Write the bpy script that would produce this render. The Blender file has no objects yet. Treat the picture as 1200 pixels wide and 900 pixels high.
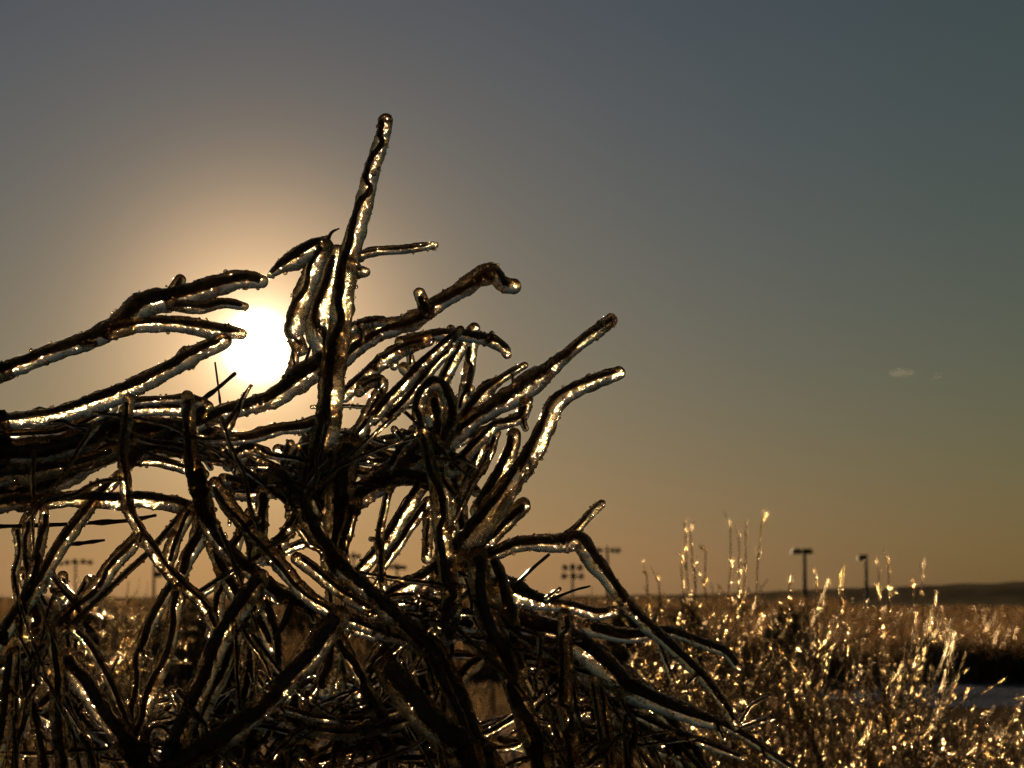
import bpy, math, random
import numpy as np
from mathutils import Vector, noise as mnoise

# ------------------------------------------------------------------ camera, sky, sun, exposure
FP = 2706.0            # focal length in pixels of the 1200 px wide photograph
HORIZON = 705.0        # picture row of the horizon
CAM_H = 1.1
FOCUS = 2.6
PITCH = math.atan((HORIZON - 450) / FP)
sc = bpy.context.scene
col = sc.collection

cam = bpy.data.cameras.new('camera')
cam_ob = bpy.data.objects.new('camera', cam)
col.objects.link(cam_ob)
cam_ob.location = (0, 0, CAM_H)
cam_ob.rotation_euler = (math.pi / 2 + PITCH, 0, 0)
cam.sensor_width = 36
cam.lens = 36 * FP / 1200
cam.clip_start = 0.05
cam.clip_end = 30000
cam.dof.use_dof = True
cam.dof.focus_distance = FOCUS
cam.dof.aperture_fstop = 14.0
cam.dof.aperture_blades = 0
sc.camera = cam_ob


def ray(x, y):
    c, s = math.cos(PITCH), math.sin(PITCH)
    a, b = (x - 600) / FP, (450 - y) / FP
    return Vector((a, c - s * b, s + c * b))


def at(x, y, d):
    """point of the place seen at picture column x, row y, d metres ahead"""
    return Vector((0, 0, CAM_H)) + ray(x, y) * d


SUN_DIR = ray(303, 405).normalized()
SUN_EL = math.asin(SUN_DIR.z)
SUN_AZ = math.atan2(SUN_DIR.x, SUN_DIR.y)

world = bpy.data.worlds.new('World')
sc.world = world
world.use_nodes = True
wn, wl = world.node_tree.nodes, world.node_tree.links
bg = wn['Background']
sky = wn.new('ShaderNodeTexSky')
sky.sky_type = 'NISHITA'
sky.sun_disc = False
sky.sun_elevation = SUN_EL
sky.sun_rotation = SUN_AZ
sky.air_density = 1.2
sky.dust_density = 0.2
sky.ozone_density = 3.0
bg.inputs[1].default_value = 0.01572
# the sun's own disc with the aureole of thin haze around it
tc = wn.new('ShaderNodeTexCoord')
dot = wn.new('ShaderNodeVectorMath'); dot.operation = 'DOT_PRODUCT'
nrm = wn.new('ShaderNodeVectorMath'); nrm.operation = 'NORMALIZE'
wl.new(tc.outputs['Generated'], nrm.inputs[0])
wl.new(nrm.outputs[0], dot.inputs[0])
dot.inputs[1].default_value = SUN_DIR


def wmath(op, a, b=None):
    n = wn.new('ShaderNodeMath'); n.operation = op
    for i, v in enumerate((a, b)):
        if v is None:
            continue
        if isinstance(v, (int, float)):
            n.inputs[i].default_value = v
        else:
            wl.new(v, n.inputs[i])
    return n.outputs[0]


th2 = wmath('MULTIPLY', wmath('SUBTRACT', 1.0, dot.outputs['Value']), 2.0)      # angle squared


def lobe(amp, deg):
    s2 = math.radians(deg) ** 2
    return wmath('MULTIPLY', wmath('EXPONENT', wmath('MULTIPLY', th2, -1.0 / s2)), amp)


def glow(rgb, strength, prev):
    e = wn.new('ShaderNodeBackground')
    e.inputs[0].default_value = (*rgb, 1)
    wl.new(strength, e.inputs[1])
    a = wn.new('ShaderNodeAddShader')
    wl.new(prev, a.inputs[0])
    wl.new(e.outputs[0], a.inputs[1])
    return a.outputs[0]


# dusty air dims the lowest band of sky all round the horizon, red and green more than blue
sep = wn.new('ShaderNodeSeparateXYZ')
wl.new(nrm.outputs[0], sep.inputs[0])
low = wmath('EXPONENT', wmath('MULTIPLY', wmath('MAXIMUM', sep.outputs['Z'], 0.0), -1.0 / math.radians(1.5)))
dim = wn.new('ShaderNodeMix')
dim.data_type = 'RGBA'
dim.inputs['A'].default_value = (1.0, 0.891, 0.64, 1)
dim.inputs['B'].default_value = (0.482, 0.584, 0.64, 1)
wl.new(low, dim.inputs['Factor'])
mul = wn.new('ShaderNodeMix')
mul.data_type = 'RGBA'
mul.blend_type = 'MULTIPLY'
mul.inputs['Factor'].default_value = 1.0
wl.new(sky.outputs[0], mul.inputs['A'])
wl.new(dim.outputs['Result'], mul.inputs['B'])
wl.new(mul.outputs['Result'], bg.inputs[0])
skyout = glow((1.0, 0.590, 0.286), lobe(0.502, 3.0), bg.outputs[0])
skyout = glow((1.0, 0.614, 0.0), lobe(0.0556, 7.0), skyout)
skyout = glow((0.0, 0.0, 1.0), lobe(0.0316, 16.0), skyout)
skyout = glow((1.0, 0.78, 0.48), wmath('ADD', lobe(60.0, 0.40), lobe(1.1, 0.95)), skyout)
wl.new(skyout, wn['World Output'].inputs[0])

sun = bpy.data.lights.new('sun', 'SUN')
sun.energy = 5.0
sun.angle = math.radians(0.53)
sun.color = (1.0, 0.72, 0.42)
sun_ob = bpy.data.objects.new('sun', sun)
col.objects.link(sun_ob)
sun_ob.rotation_euler = SUN_DIR.to_track_quat('Z', 'Y').to_euler()

sc.view_settings.view_transform = 'Standard'
sc.view_settings.look = 'None'
sc.view_settings.gamma = 1.0
sc.view_settings.use_curve_mapping = False
sc.view_settings.exposure = 0.7

cy = sc.cycles
cy.max_bounces = 6
cy.transmission_bounces = 6
cy.glossy_bounces = 4
cy.diffuse_bounces = 2
cy.transparent_max_bounces = 6
cy.sample_clamp_indirect = 1500.0
cy.sample_clamp_direct = 0.0
cy.blur_glossy = 0.3
cy.use_denoising = True
cy.denoising_prefilter = 'NONE'
cy.use_adaptive_sampling = True
cy.adaptive_threshold = 0.06
cy.use_light_tree = False
cy.adaptive_min_samples = 24

rng = random.Random(7)
npr = np.random.default_rng(11)

# ------------------------------------------------------------------ materials


def mat(name):
    m = bpy.data.materials.new(name)
    m.use_nodes = True
    nt = m.node_tree
    return m, nt.nodes, nt.links, nt.nodes['Principled BSDF']


def ice_material(name, rough, bump, scale, tint, frost=0.35, frost_rough=0.22, straight=0.10):
    """clear ice whose skin is partly roughened: sharp refraction with a soft glitter round it"""
    m = bpy.data.materials.new(name)
    m.use_nodes = True
    n, l = m.node_tree.nodes, m.node_tree.links
    n.remove(n['Principled BSDF'])
    geo = n.new('ShaderNodeNewGeometry')
    n1 = n.new('ShaderNodeTexNoise')
    n1.inputs['Scale'].default_value = scale
    n1.inputs['Detail'].default_value = 3.0
    n1.inputs['Roughness'].default_value = 0.55
    l.new(geo.outputs['Position'], n1.inputs['Vector'])
    v = n.new('ShaderNodeTexVoronoi')
    v.feature = 'SMOOTH_F1'
    v.inputs['Scale'].default_value = scale * 0.8
    l.new(geo.outputs['Position'], v.inputs['Vector'])
    mx = n.new('ShaderNodeMath'); mx.operation = 'SUBTRACT'
    l.new(n1.outputs['Fac'], mx.inputs[0])
    l.new(v.outputs['Distance'], mx.inputs[1])
    # smooth stretches alternate with pebbled ones
    n2 = n.new('ShaderNodeTexNoise')
    n2.inputs['Scale'].default_value = scale * 0.13
    l.new(geo.outputs['Position'], n2.inputs['Vector'])
    mr = n.new('ShaderNodeMapRange')
    mr.inputs['From Min'].default_value = 0.36
    mr.inputs['From Max'].default_value = 0.62
    mr.inputs['To Min'].default_value = bump * 0.12
    mr.inputs['To Max'].default_value = bump * 1.3
    l.new(n2.outputs['Fac'], mr.inputs['Value'])
    b = n.new('ShaderNodeBump')
    b.inputs['Distance'].default_value = 0.5 / scale
    l.new(mr.outputs[0], b.inputs['Strength'])
    l.new(mx.outputs[0], b.inputs['Height'])
    g = []
    for r in ((rough, frost_rough) if frost else (rough,)):
        q = n.new('ShaderNodeBsdfGlass')
        q.inputs['Color'].default_value = tint
        q.inputs['Roughness'].default_value = r
        q.inputs['IOR'].default_value = 1.31
        l.new(b.outputs[0], q.inputs['Normal'])
        g.append(q)
    ms = n.new('ShaderNodeMixShader')
    ms.inputs[0].default_value = frost
    l.new(g[0].outputs[0], ms.inputs[1])
    l.new(g[-1].outputs[0], ms.inputs[2])
    # a share of the light slips straight through the thin skin
    tr = n.new('ShaderNodeBsdfTransparent')
    tr.inputs[0].default_value = tint
    m3 = n.new('ShaderNodeMixShader')
    m3.inputs[0].default_value = straight
    l.new(ms.outputs[0], m3.inputs[1])
    l.new(tr.outputs[0], m3.inputs[2])
    l.new(m3.outputs[0], n['Material Output'].inputs[0])
    return m


ICE = ice_material('clear_ice', 0.035, 0.95, 330.0, (0.90, 0.80, 0.65, 1), 0.025, 0.11)
ICE_FAR = ice_material('twig_ice', 0.18, 0.3, 300.0, (0.92, 0.80, 0.60, 1), 0.0, 0.3, 0.35)


def rough_material(name, c1, c2, scale, rough=0.85, bump=0.4, bdist=0.01, coat=0.0, stretch=None):
    m, n, l, p = mat(name)
    tcn = n.new('ShaderNodeTexCoord')
    geo = n.new('ShaderNodeNewGeometry')
    n1 = n.new('ShaderNodeTexNoise')
    n1.inputs['Scale'].default_value = scale
    n1.inputs['Detail'].default_value = 6.0
    if stretch:
        mp = n.new('ShaderNodeMapping')
        mp.inputs['Scale'].default_value = stretch
        l.new(geo.outputs['Position'], mp.inputs['Vector'])
        l.new(mp.outputs[0], n1.inputs['Vector'])
    else:
        l.new(geo.outputs['Position'], n1.inputs['Vector'])
    r = n.new('ShaderNodeValToRGB')
    r.color_ramp.elements[0].position = 0.35
    r.color_ramp.elements[1].position = 0.68
    r.color_ramp.elements[0].color = (*c1, 1)
    r.color_ramp.elements[1].color = (*c2, 1)
    l.new(n1.outputs['Fac'], r.inputs['Fac'])
    l.new(r.outputs[0], p.inputs['Base Color'])
    p.inputs['Roughness'].default_value = rough
    b = n.new('ShaderNodeBump')
    b.inputs['Strength'].default_value = bump
    b.inputs['Distance'].default_value = bdist
    l.new(n1.outputs['Fac'], b.inputs['Height'])
    l.new(b.outputs[0], p.inputs['Normal'])
    p.inputs['Coat Weight'].default_value = coat
    p.inputs['Coat Roughness'].default_value = 0.12
    return m


BARK = rough_material('dark_bark', (0.025, 0.014, 0.008), (0.09, 0.050, 0.028), 120.0, 0.6, 0.5, 0.002)
TWIG = rough_material('twig_bark', (0.025, 0.014, 0.009), (0.060, 0.034, 0.018), 150.0, 0.6, 0.4, 0.001, coat=0.3)
METAL = rough_material('galvanised_steel', (0.05, 0.048, 0.045), (0.08, 0.078, 0.07), 3.0, 0.85, 0.1, 0.002)
METAL.node_tree.nodes['Principled BSDF'].inputs['Specular IOR Level'].default_value = 0.1
HOUSING = rough_material('lamp_housing', (0.03, 0.028, 0.025), (0.05, 0.047, 0.042), 2.0, 0.75, 0.1, 0.002)
HOUSING.node_tree.nodes['Principled BSDF'].inputs['Specular IOR Level'].default_value = 0.2


def glass_lens(name):
    m, n, l, p = mat(name)
    n1 = n.new('ShaderNodeTexNoise')
    n1.inputs['Scale'].default_value = 4.0
    r = n.new('ShaderNodeMapRange')
    r.inputs['To Min'].default_value = 0.10
    r.inputs['To Max'].default_value = 0.3
    l.new(n1.outputs['Fac'], r.inputs['Value'])
    l.new(r.outputs[0], p.inputs['Roughness'])
    p.inputs['Base Color'].default_value = (0.8, 0.78, 0.72, 1)
    p.inputs['Transmission Weight'].default_value = 0.6
    return m


LENS = glass_lens('lamp_glass')


def stalk_material(name, c1, c2, scale, trans=0.5):
    """dry stalks: light passes through the thin blades"""
    m = bpy.data.materials.new(name)
    m.use_nodes = True
    n, l = m.node_tree.nodes, m.node_tree.links
    n.remove(n['Principled BSDF'])
    out = n['Material Output']
    geo = n.new('ShaderNodeNewGeometry')
    n1 = n.new('ShaderNodeTexNoise')
    n1.inputs['Scale'].default_value = scale
    n1.inputs['Detail'].default_value = 4.0
    l.new(geo.outputs['Position'], n1.inputs['Vector'])
    r = n.new('ShaderNodeValToRGB')
    r.color_ramp.elements[0].position = 0.36
    r.color_ramp.elements[1].position = 0.66
    r.color_ramp.elements[0].color = (*c1, 1)
    r.color_ramp.elements[1].color = (*c2, 1)
    l.new(n1.outputs['Fac'], r.inputs['Fac'])
    d = n.new('ShaderNodeBsdfDiffuse')
    t = n.new('ShaderNodeBsdfTranslucent')
    g = n.new('ShaderNodeBsdfGlossy')
    g.inputs['Roughness'].default_value = 0.45
    l.new(r.outputs[0], d.inputs[0])
    l.new(r.outputs[0], t.inputs[0])
    g.inputs[0].default_value = (0.5, 0.4, 0.28, 1)
    m1 = n.new('ShaderNodeMixShader'); m1.inputs[0].default_value = trans
    l.new(d.outputs[0], m1.inputs[1]); l.new(t.outputs[0], m1.inputs[2])
    fr = n.new('ShaderNodeFresnel'); fr.inputs[0].default_value = 1.31
    m2 = n.new('ShaderNodeMixShader')
    l.new(fr.outputs[0], m2.inputs[0])
    l.new(m1.outputs[0], m2.inputs[1]); l.new(g.outputs[0], m2.inputs[2])
    l.new(m2.outputs[0], out.inputs[0])
    return m


GRASS = stalk_material('dry_grass', (0.06, 0.036, 0.016), (0.24, 0.15, 0.07), 9.0, 0.5)
SCRUB = stalk_material('dry_scrub', (0.045, 0.026, 0.012), (0.20, 0.12, 0.05), 0.8, 0.5)
DARK_SCRUB = stalk_material('dark_evergreen', (0.014, 0.014, 0.008), (0.04, 0.035, 0.016), 1.5, 0.25)
HILLMAT = rough_material('wooded_hill', (0.10, 0.08, 0.055), (0.17, 0.14, 0.09), 0.05, 1.0, 0.6, 2.0)

HILLMAT.node_tree.nodes['Principled BSDF'].inputs['Specular IOR Level'].default_value = 0.0


def cover_material(name, c0, c1, p0, p1, rough, spec, bump):
    m, n, l, p = mat(name)
    geo = n.new('ShaderNodeNewGeometry')
    n1 = n.new('ShaderNodeTexNoise'); n1.inputs['Scale'].default_value = 0.5; n1.inputs['Detail'].default_value = 8
    l.new(geo.outputs['Position'], n1.inputs['Vector'])
    n2 = n.new('ShaderNodeTexNoise'); n2.inputs['Scale'].default_value = 9.0; n2.inputs['Detail'].default_value = 6
    l.new(geo.outputs['Position'], n2.inputs['Vector'])
    r = n.new('ShaderNodeValToRGB')
    r.color_ramp.elements[0].position = p0
    r.color_ramp.elements[0].color = (*c0, 1)
    r.color_ramp.elements[1].position = p1
    r.color_ramp.elements[1].color = (*c1, 1)
    l.new(n1.outputs['Fac'], r.inputs['Fac'])
    l.new(r.outputs[0], p.inputs['Base Color'])
    p.inputs['Roughness'].default_value = rough
    p.inputs['Specular IOR Level'].default_value = spec
    b = n.new('ShaderNodeBump'); b.inputs['Strength'].default_value = bump; b.inputs['Distance'].default_value = 0.06
    l.new(n2.outputs['Fac'], b.inputs['Height'])
    l.new(b.outputs[0], p.inputs['Normal'])
    return m


EARTH = cover_material('grass_litter', (0.030, 0.021, 0.012), (0.085, 0.060, 0.034), 0.36, 0.66, 0.95, 0.0, 0.7)
SNOW = cover_material('shade_toned_snow', (0.05, 0.058, 0.085), (0.12, 0.135, 0.18), 0.36, 0.66, 0.9, 0.0, 0.8)  # deep shade on the snow is put into its dark blue base colour


# ------------------------------------------------------------------ helpers


def link_mesh(name, verts, faces, material, parent=None, smooth=True, loc=None):
    """one mesh object; verts (n,3) in world space, stored relative to loc"""
    me = bpy.data.meshes.new(name)
    v = np.asarray(verts, dtype=np.float32).reshape(-1, 3)
    o = Vector((0, 0, 0)) if loc is None else Vector(loc)
    v = v - np.array(o, dtype=np.float32)
    me.vertices.add(len(v))
    me.vertices.foreach_set('co', v.ravel())
    fl = faces if isinstance(faces, tuple) else (faces,)
    fl = [np.asarray(f, dtype=np.int32) for f in fl]
    loops = np.concatenate([f.ravel() for f in fl])
    tot = np.concatenate([np.full(len(f), f.shape[1], dtype=np.int32) for f in fl])
    me.loops.add(len(loops))
    me.loops.foreach_set('vertex_index', loops)
    me.polygons.add(len(tot))
    me.polygons.foreach_set('loop_start', np.concatenate([[0], np.cumsum(tot)[:-1]]).astype(np.int32))
    me.polygons.foreach_set('loop_total', tot)
    me.update(calc_edges=True)
    me.validate()
    if smooth:
        me.polygons.foreach_set('use_smooth', np.ones(len(me.polygons), dtype=bool))
    me.materials.append(material)
    ob = bpy.data.objects.new(name, me)
    col.objects.link(ob)
    if parent is not None:
        ob.parent = parent
        ob.location = o - parent_origin(parent)
    else:
        ob.location = o
    return ob


def parent_origin(p):
    o = Vector(p.location)
    while p.parent is not None:
        p = p.parent
        o += Vector(p.location)
    return o


def empty(name, loc):
    o = bpy.data.objects.new(name, None)
    o.empty_display_size = 0.02
    col.objects.link(o)
    o.location = loc
    return o


def tag(o, label=None, cat=None, group=None, kind=None):
    if label: o['label'] = label
    if cat: o['category'] = cat
    if group: o['group'] = group
    if kind: o['kind'] = kind
    return o


def smooth_path(pts, rad, step):
    """Catmull-Rom through the points, resampled at even steps; pts (n,3), rad (n)"""
    P = np.array(pts, dtype=float)
    R = np.array(rad, dtype=float)
    if len(P) == 2:
        P = np.vstack([P[0], (P[0] + P[1]) / 2, P[1]])
        R = np.array([R[0], (R[0] + R[1]) / 2, R[1]])
    A = np.column_stack([P, R])
    A = np.vstack([2 * A[0] - A[1], A, 2 * A[-1] - A[-2]])
    out = []
    for i in range(1, len(A) - 2):
        seg = np.linalg.norm(A[i + 1, :3] - A[i, :3])
        k = max(2, int(seg / (step * 0.5)))
        t = np.linspace(0, 1, k, endpoint=False)[:, None]
        p0, p1, p2, p3 = A[i - 1], A[i], A[i + 1], A[i + 2]
        out.append(0.5 * ((2 * p1) + (-p0 + p2) * t + (2 * p0 - 5 * p1 + 4 * p2 - p3) * t ** 2 + (-p0 + 3 * p1 - 3 * p2 + p3) * t ** 3))
    out.append(A[-2][None])
    B = np.vstack(out)
    s = np.concatenate([[0], np.cumsum(np.linalg.norm(np.diff(B[:, :3], axis=0), axis=1))])
    L = s[-1]
    n = max(4, int(L / step) + 1)
    q = np.linspace(0, L, n)
    C = np.column_stack([np.interp(q, s, B[:, j]) for j in range(4)])
    return C[:, :3], np.maximum(C[:, 3], 1e-4), q


def frames(C):
    T = np.gradient(C, axis=0)
    T /= np.linalg.norm(T, axis=1)[:, None] + 1e-12
    u = np.cross(T[0], [0.3, 0.2, 0.9])
    if np.linalg.norm(u) < 1e-3:
        u = np.cross(T[0], [1, 0, 0])
    u /= np.linalg.norm(u)
    U = np.zeros_like(C)
    for i in range(len(C)):
        u = u - T[i] * np.dot(u, T[i])
        u /= np.linalg.norm(u) + 1e-12
        U[i] = u
    V = np.cross(T, U)
    return T, U, V


def tube(C, R, q, sides, lump=0.0, ripple=0.0, seed=0.0, cap=True, drop=0.0):
    """closed tube with rounded ends; R (n) radii; returns verts, quads and end fans folded into quads"""
    T, U, V = frames(C)
    if cap:
        k = 4
        a = np.linspace(0, math.pi / 2, k + 1)[:-1]
        h0 = [(C[0] - T[0] * R[0] * 0.9 * math.cos(x), R[0] * max(0.04, math.sin(x)), T[0], U[0], V[0], q[0] - R[0] * math.cos(x)) for x in a]
        h1 = [(C[-1] + T[-1] * R[-1] * 0.9 * math.cos(x), R[-1] * max(0.04, math.sin(x)), T[-1], U[-1], V[-1], q[-1] + R[-1] * math.cos(x)) for x in a[::-1]]
        C = np.vstack([[h[0] for h in h0], C, [h[0] for h in h1]])
        R = np.concatenate([[h[1] for h in h0], R, [h[1] for h in h1]])
        U = np.vstack([[h[3] for h in h0], U, [h[3] for h in h1]])
        V = np.vstack([[h[4] for h in h0], V, [h[4] for h in h1]])
        q = np.concatenate([[h[5] for h in h0], q, [h[5] for h in h1]])
    n = len(C)
    th = np.arange(sides) * 2 * math.pi / sides
    D = U[:, None, :] * np.cos(th)[None, :, None] + V[:, None, :] * np.sin(th)[None, :, None]
    rr = np.repeat(R[:, None], sides, axis=1)
    if lump or ripple:
        for i in range(n):
            r0 = R[i]
            for j in range(sides):
                d = D[i, j]
                p = Vector((C[i, 0] + d[0] * r0 + seed, C[i, 1] + d[1] * r0, C[i, 2] + d[2] * r0))
                f = lump * mnoise.noise(p * 55.0) + 0.6 * lump * mnoise.noise(p * 120.0) + ripple * mnoise.noise(p * 280.0)
                if d[2] < -0.5 and drop:
                    f += drop * (-d[2] - 0.5) * (0.6 + mnoise.noise(Vector((q[i] * 45.0, seed, 0))))
                rr[i, j] = r0 * (1 + f)
    P = C[:, None, :] + D * rr[:, :, None]
    idx = np.arange(n * sides).reshape(n, sides)
    a, b = idx[:-1], idx[1:]
    F = np.stack([a, np.roll(a, -1, 1), np.roll(b, -1, 1), b], axis=-1).reshape(-1, 4)
    verts = P.reshape(-1, 3)
    # end discs as quads around a centre line
    c0, c1 = len(verts), len(verts) + 1
    verts = np.vstack([verts, C[0], C[-1]])
    e = []
    for j in range(0, sides, 2):
        e.append((c0, idx[0, (j + 2) % sides], idx[0, (j + 1) % sides], idx[0, j]))
        e.append((c1, idx[-1, j], idx[-1, (j + 1) % sides], idx[-1, (j + 2) % sides]))
    return verts, np.vstack([F, np.array(e)])


def knobby(R, q, r, amp=0.22, every=0.06):
    R = R.copy()
    L = q[-1]
    for _ in range(max(1, int(L / every))):
        c = r.uniform(0, L)
        w = r.uniform(0.004, 0.011)
        R *= 1 + r.uniform(-0.35, 1.0) * amp * np.exp(-((q - c) / w) ** 2)
    return R


_t = (1 + 5 ** 0.5) / 2


def ico(sub=1):
    v = [(-1, _t, 0), (1, _t, 0), (-1, -_t, 0), (1, -_t, 0), (0, -1, _t), (0, 1, _t), (0, -1, -_t), (0, 1, -_t), (_t, 0, -1), (_t, 0, 1), (-_t, 0, -1), (-_t, 0, 1)]
    f = [(0, 11, 5), (0, 5, 1), (0, 1, 7), (0, 7, 10), (0, 10, 11), (1, 5, 9), (5, 11, 4), (11, 10, 2), (10, 7, 6), (7, 1, 8), (3, 9, 4), (3, 4, 2), (3, 2, 6), (3, 6, 8), (3, 8, 9), (4, 9, 5), (2, 4, 11), (6, 2, 10), (8, 6, 7), (9, 8, 1)]
    v = [np.array(p) / np.linalg.norm(p) for p in v]
    for _ in range(sub):
        cache, nf = {}, []

        def mid(a, b):
            k = (min(a, b), max(a, b))
            if k not in cache:
                m = v[a] + v[b]
                v.append(m / np.linalg.norm(m))
                cache[k] = len(v) - 1
            return cache[k]
        for a, b, c in f:
            ab, bc, ca = mid(a, b), mid(b, c), mid(c, a)
            nf += [(a, ab, ca), (b, bc, ab), (c, ca, bc), (ab, bc, ca)]
        f = nf
    return np.array(v), np.array(f)


ICO_V, ICO_F = ico(1)


def bead_mesh(centres, radii, r):
    n = len(centres)
    sq = 1 + 0.35 * (r.random((n, 1, 3)) - 0.4)
    V = centres[:, None, :] + ICO_V[None] * radii[:, None, None] * sq
    F = ICO_F[None] + (np.arange(n) * len(ICO_V))[:, None, None]
    return V.reshape(-1, 3), F.reshape(-1, 3)


# ------------------------------------------------------------------ the setting: ground, hill, sky's small cloud


def grid_sheet(name, xs, ys, zf, material):
    X, Y = np.meshgrid(xs, ys)
    Z = zf(X, Y)
    v = np.stack([X, Y, Z], -1).reshape(-1, 3)
    idx = np.arange(len(ys) * len(xs)).reshape(len(ys), len(xs))
    f = np.stack([idx[:-1, :-1], idx[:-1, 1:], idx[1:, 1:], idx[1:, :-1]], -1).reshape(-1, 4)
    return link_mesh(name, v, f, material)


def fbm(X, Y, s, seed=0.0):
    out = np.empty(X.shape)
    it = np.nditer(X, flags=['multi_index'])
    for x in it:
        i = it.multi_index
        out[i] = mnoise.fractal(Vector((float(X[i]) * s + seed, float(Y[i]) * s, seed)), 1.0, 2.0, 4)
    return out


gx = np.concatenate([-np.geomspace(6000, 6, 40), np.linspace(-5.5, 5.5, 40), np.geomspace(6, 6000, 40)])
gy = np.concatenate([np.linspace(-12, 14, 60), np.geomspace(14.5, 9000, 70)])


def ground_z(X, Y):
    amp = 0.05 * np.clip(1.0, 0, 1) * np.exp(-np.maximum(Y - 60, 0) / 60)
    return amp * fbm(X, Y, 0.5, 3.0)


tag(grid_sheet('ground', gx, gy, ground_z, EARTH), kind='structure')


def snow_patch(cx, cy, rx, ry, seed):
    """a thin crust of snow, its shade put into the colour, with a ragged edge lying on the ground"""
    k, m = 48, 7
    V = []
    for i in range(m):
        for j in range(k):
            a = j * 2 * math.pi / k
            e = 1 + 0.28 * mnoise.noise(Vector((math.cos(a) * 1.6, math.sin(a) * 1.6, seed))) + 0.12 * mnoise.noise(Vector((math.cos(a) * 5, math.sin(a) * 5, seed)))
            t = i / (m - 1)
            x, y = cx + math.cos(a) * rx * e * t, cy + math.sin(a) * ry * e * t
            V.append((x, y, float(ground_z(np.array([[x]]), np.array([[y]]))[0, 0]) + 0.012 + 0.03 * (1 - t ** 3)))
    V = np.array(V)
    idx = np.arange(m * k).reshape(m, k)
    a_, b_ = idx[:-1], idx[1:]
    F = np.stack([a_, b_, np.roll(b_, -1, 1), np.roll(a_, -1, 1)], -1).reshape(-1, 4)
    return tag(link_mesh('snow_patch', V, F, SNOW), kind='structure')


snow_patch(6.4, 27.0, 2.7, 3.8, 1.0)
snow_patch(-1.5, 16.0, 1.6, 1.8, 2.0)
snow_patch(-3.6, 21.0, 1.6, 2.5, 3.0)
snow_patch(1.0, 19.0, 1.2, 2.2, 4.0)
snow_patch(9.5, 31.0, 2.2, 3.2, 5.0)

# low wooded ridge far off: rises towards the right of the picture
hx = np.linspace(-900, 900, 181)
hy = np.concatenate([np.linspace(140, 1400, 14), np.linspace(1450, 1920, 20)])


def hill_z(X, Y):
    prof = 1.1 * np.interp(X, [-900, -420, -60, 60, 130, 190, 260, 340, 400, 900], [2, 3, 3.6, 4.4, 5.4, 7.6, 10.2, 12.6, 14.6, 18])
    ridge = np.sin(np.clip((Y - 1350) / 570, 0, 1) * math.pi) ** 0.8
    return prof * ridge * (1 + 0.05 * fbm(X, Y, 0.02, 9.0)) + 1.2 * fbm(X, Y, 0.11, 2.0) * ridge + 0.06


tag(grid_sheet('hill', hx, hy, hill_z, HILLMAT), kind='structure')

# ------------------------------------------------------------------ the brush pile: iced branches

PILE = 'ice coated branches of the brush pile'
ICE_STEP = 0.0026
DROP_EVERY = 0.0026


def path3d(pts, w, d, extend=None, seed=0):
    """picture points (x, y), widths in pixels and depths -> points and ice radii in metres"""
    rk = random.Random(seed * 7 + 1)
    w = list(np.interp(np.linspace(0, 1, len(pts)), np.linspace(0, 1, len(w)), w))
    kp, kw = [pts[0]], [w[0]]
    for i in range(1, len(pts)):
        (x0, y0), (x1, y1) = pts[i - 1], pts[i]
        L = math.hypot(x1 - x0, y1 - y0)
        m = int(L / 38)
        for k in range(1, m):
            t = (k + rk.uniform(-0.25, 0.25)) / m
            j = rk.gauss(0, 1.3)
            kp.append((x0 + (x1 - x0) * t - (y1 - y0) / L * j, y0 + (y1 - y0) * t + (x1 - x0) / L * j))
            kw.append((w[i - 1] * (1 - t) + w[i] * t) * rk.uniform(0.86, 1.1))
        kp.append((x1, y1)); kw.append(w[i])
    pts, w = kp, kw
    n = len(pts)
    ws = np.interp(np.linspace(0, 1, n), np.linspace(0, 1, len(w)), w)
    ds = np.interp(np.linspace(0, 1, n), np.linspace(0, 1, len(d)), d)
    r = random.Random(seed)
    P, R = [], []
    for i, (x, y) in enumerate(pts):
        dd = ds[i] + (r.uniform(-0.012, 0.012) if 0 < i < n - 1 else 0)
        P.append(np.array(at(x, y, dd)))
        R.append(ws[i] * dd / FP / 2)
    if extend == 'down':          # goes on below the picture to the ground
        p, r0 = P[-1], R[-1]
        v = P[-1] - P[-2]
        v = v / (np.linalg.norm(v) + 1e-9)
        v = np.array([v[0] * 0.7, r.uniform(-0.25, 0.25), min(v[2], -0.6)])
        h = p[2]
        for k, t in enumerate((0.35, 0.7, 1.02)):
            P.append(p + np.array([v[0] / -v[2] * h * t * 0.8, v[1] * h * t, -h * t]) + np.array([r.uniform(-.02, .02), r.uniform(-.02, .02), 0]))
            R.append(r0 * (1 - 0.1 * k))
    if extend == 'left':          # goes on past the left edge and bends to the ground
        p, r0 = P[0], R[0]
        v = P[0] - P[1]
        v = v / (np.linalg.norm(v) + 1e-9)
        q1 = p + v * 0.35 + np.array([0, r.uniform(-.1, .1), -0.04])
        q2 = q1 + v * 0.5 + np.array([0, r.uniform(-.1, .1), -0.28])
        q3 = np.array([q2[0] - 0.45, q2[1] + r.uniform(-.15, .15), 0.01])
        for k, qq in enumerate((q1, q2, q3)):
            P.insert(0, qq)
            R.insert(0, r0 * (1 + 0.08 * k))
    return P, R


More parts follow.
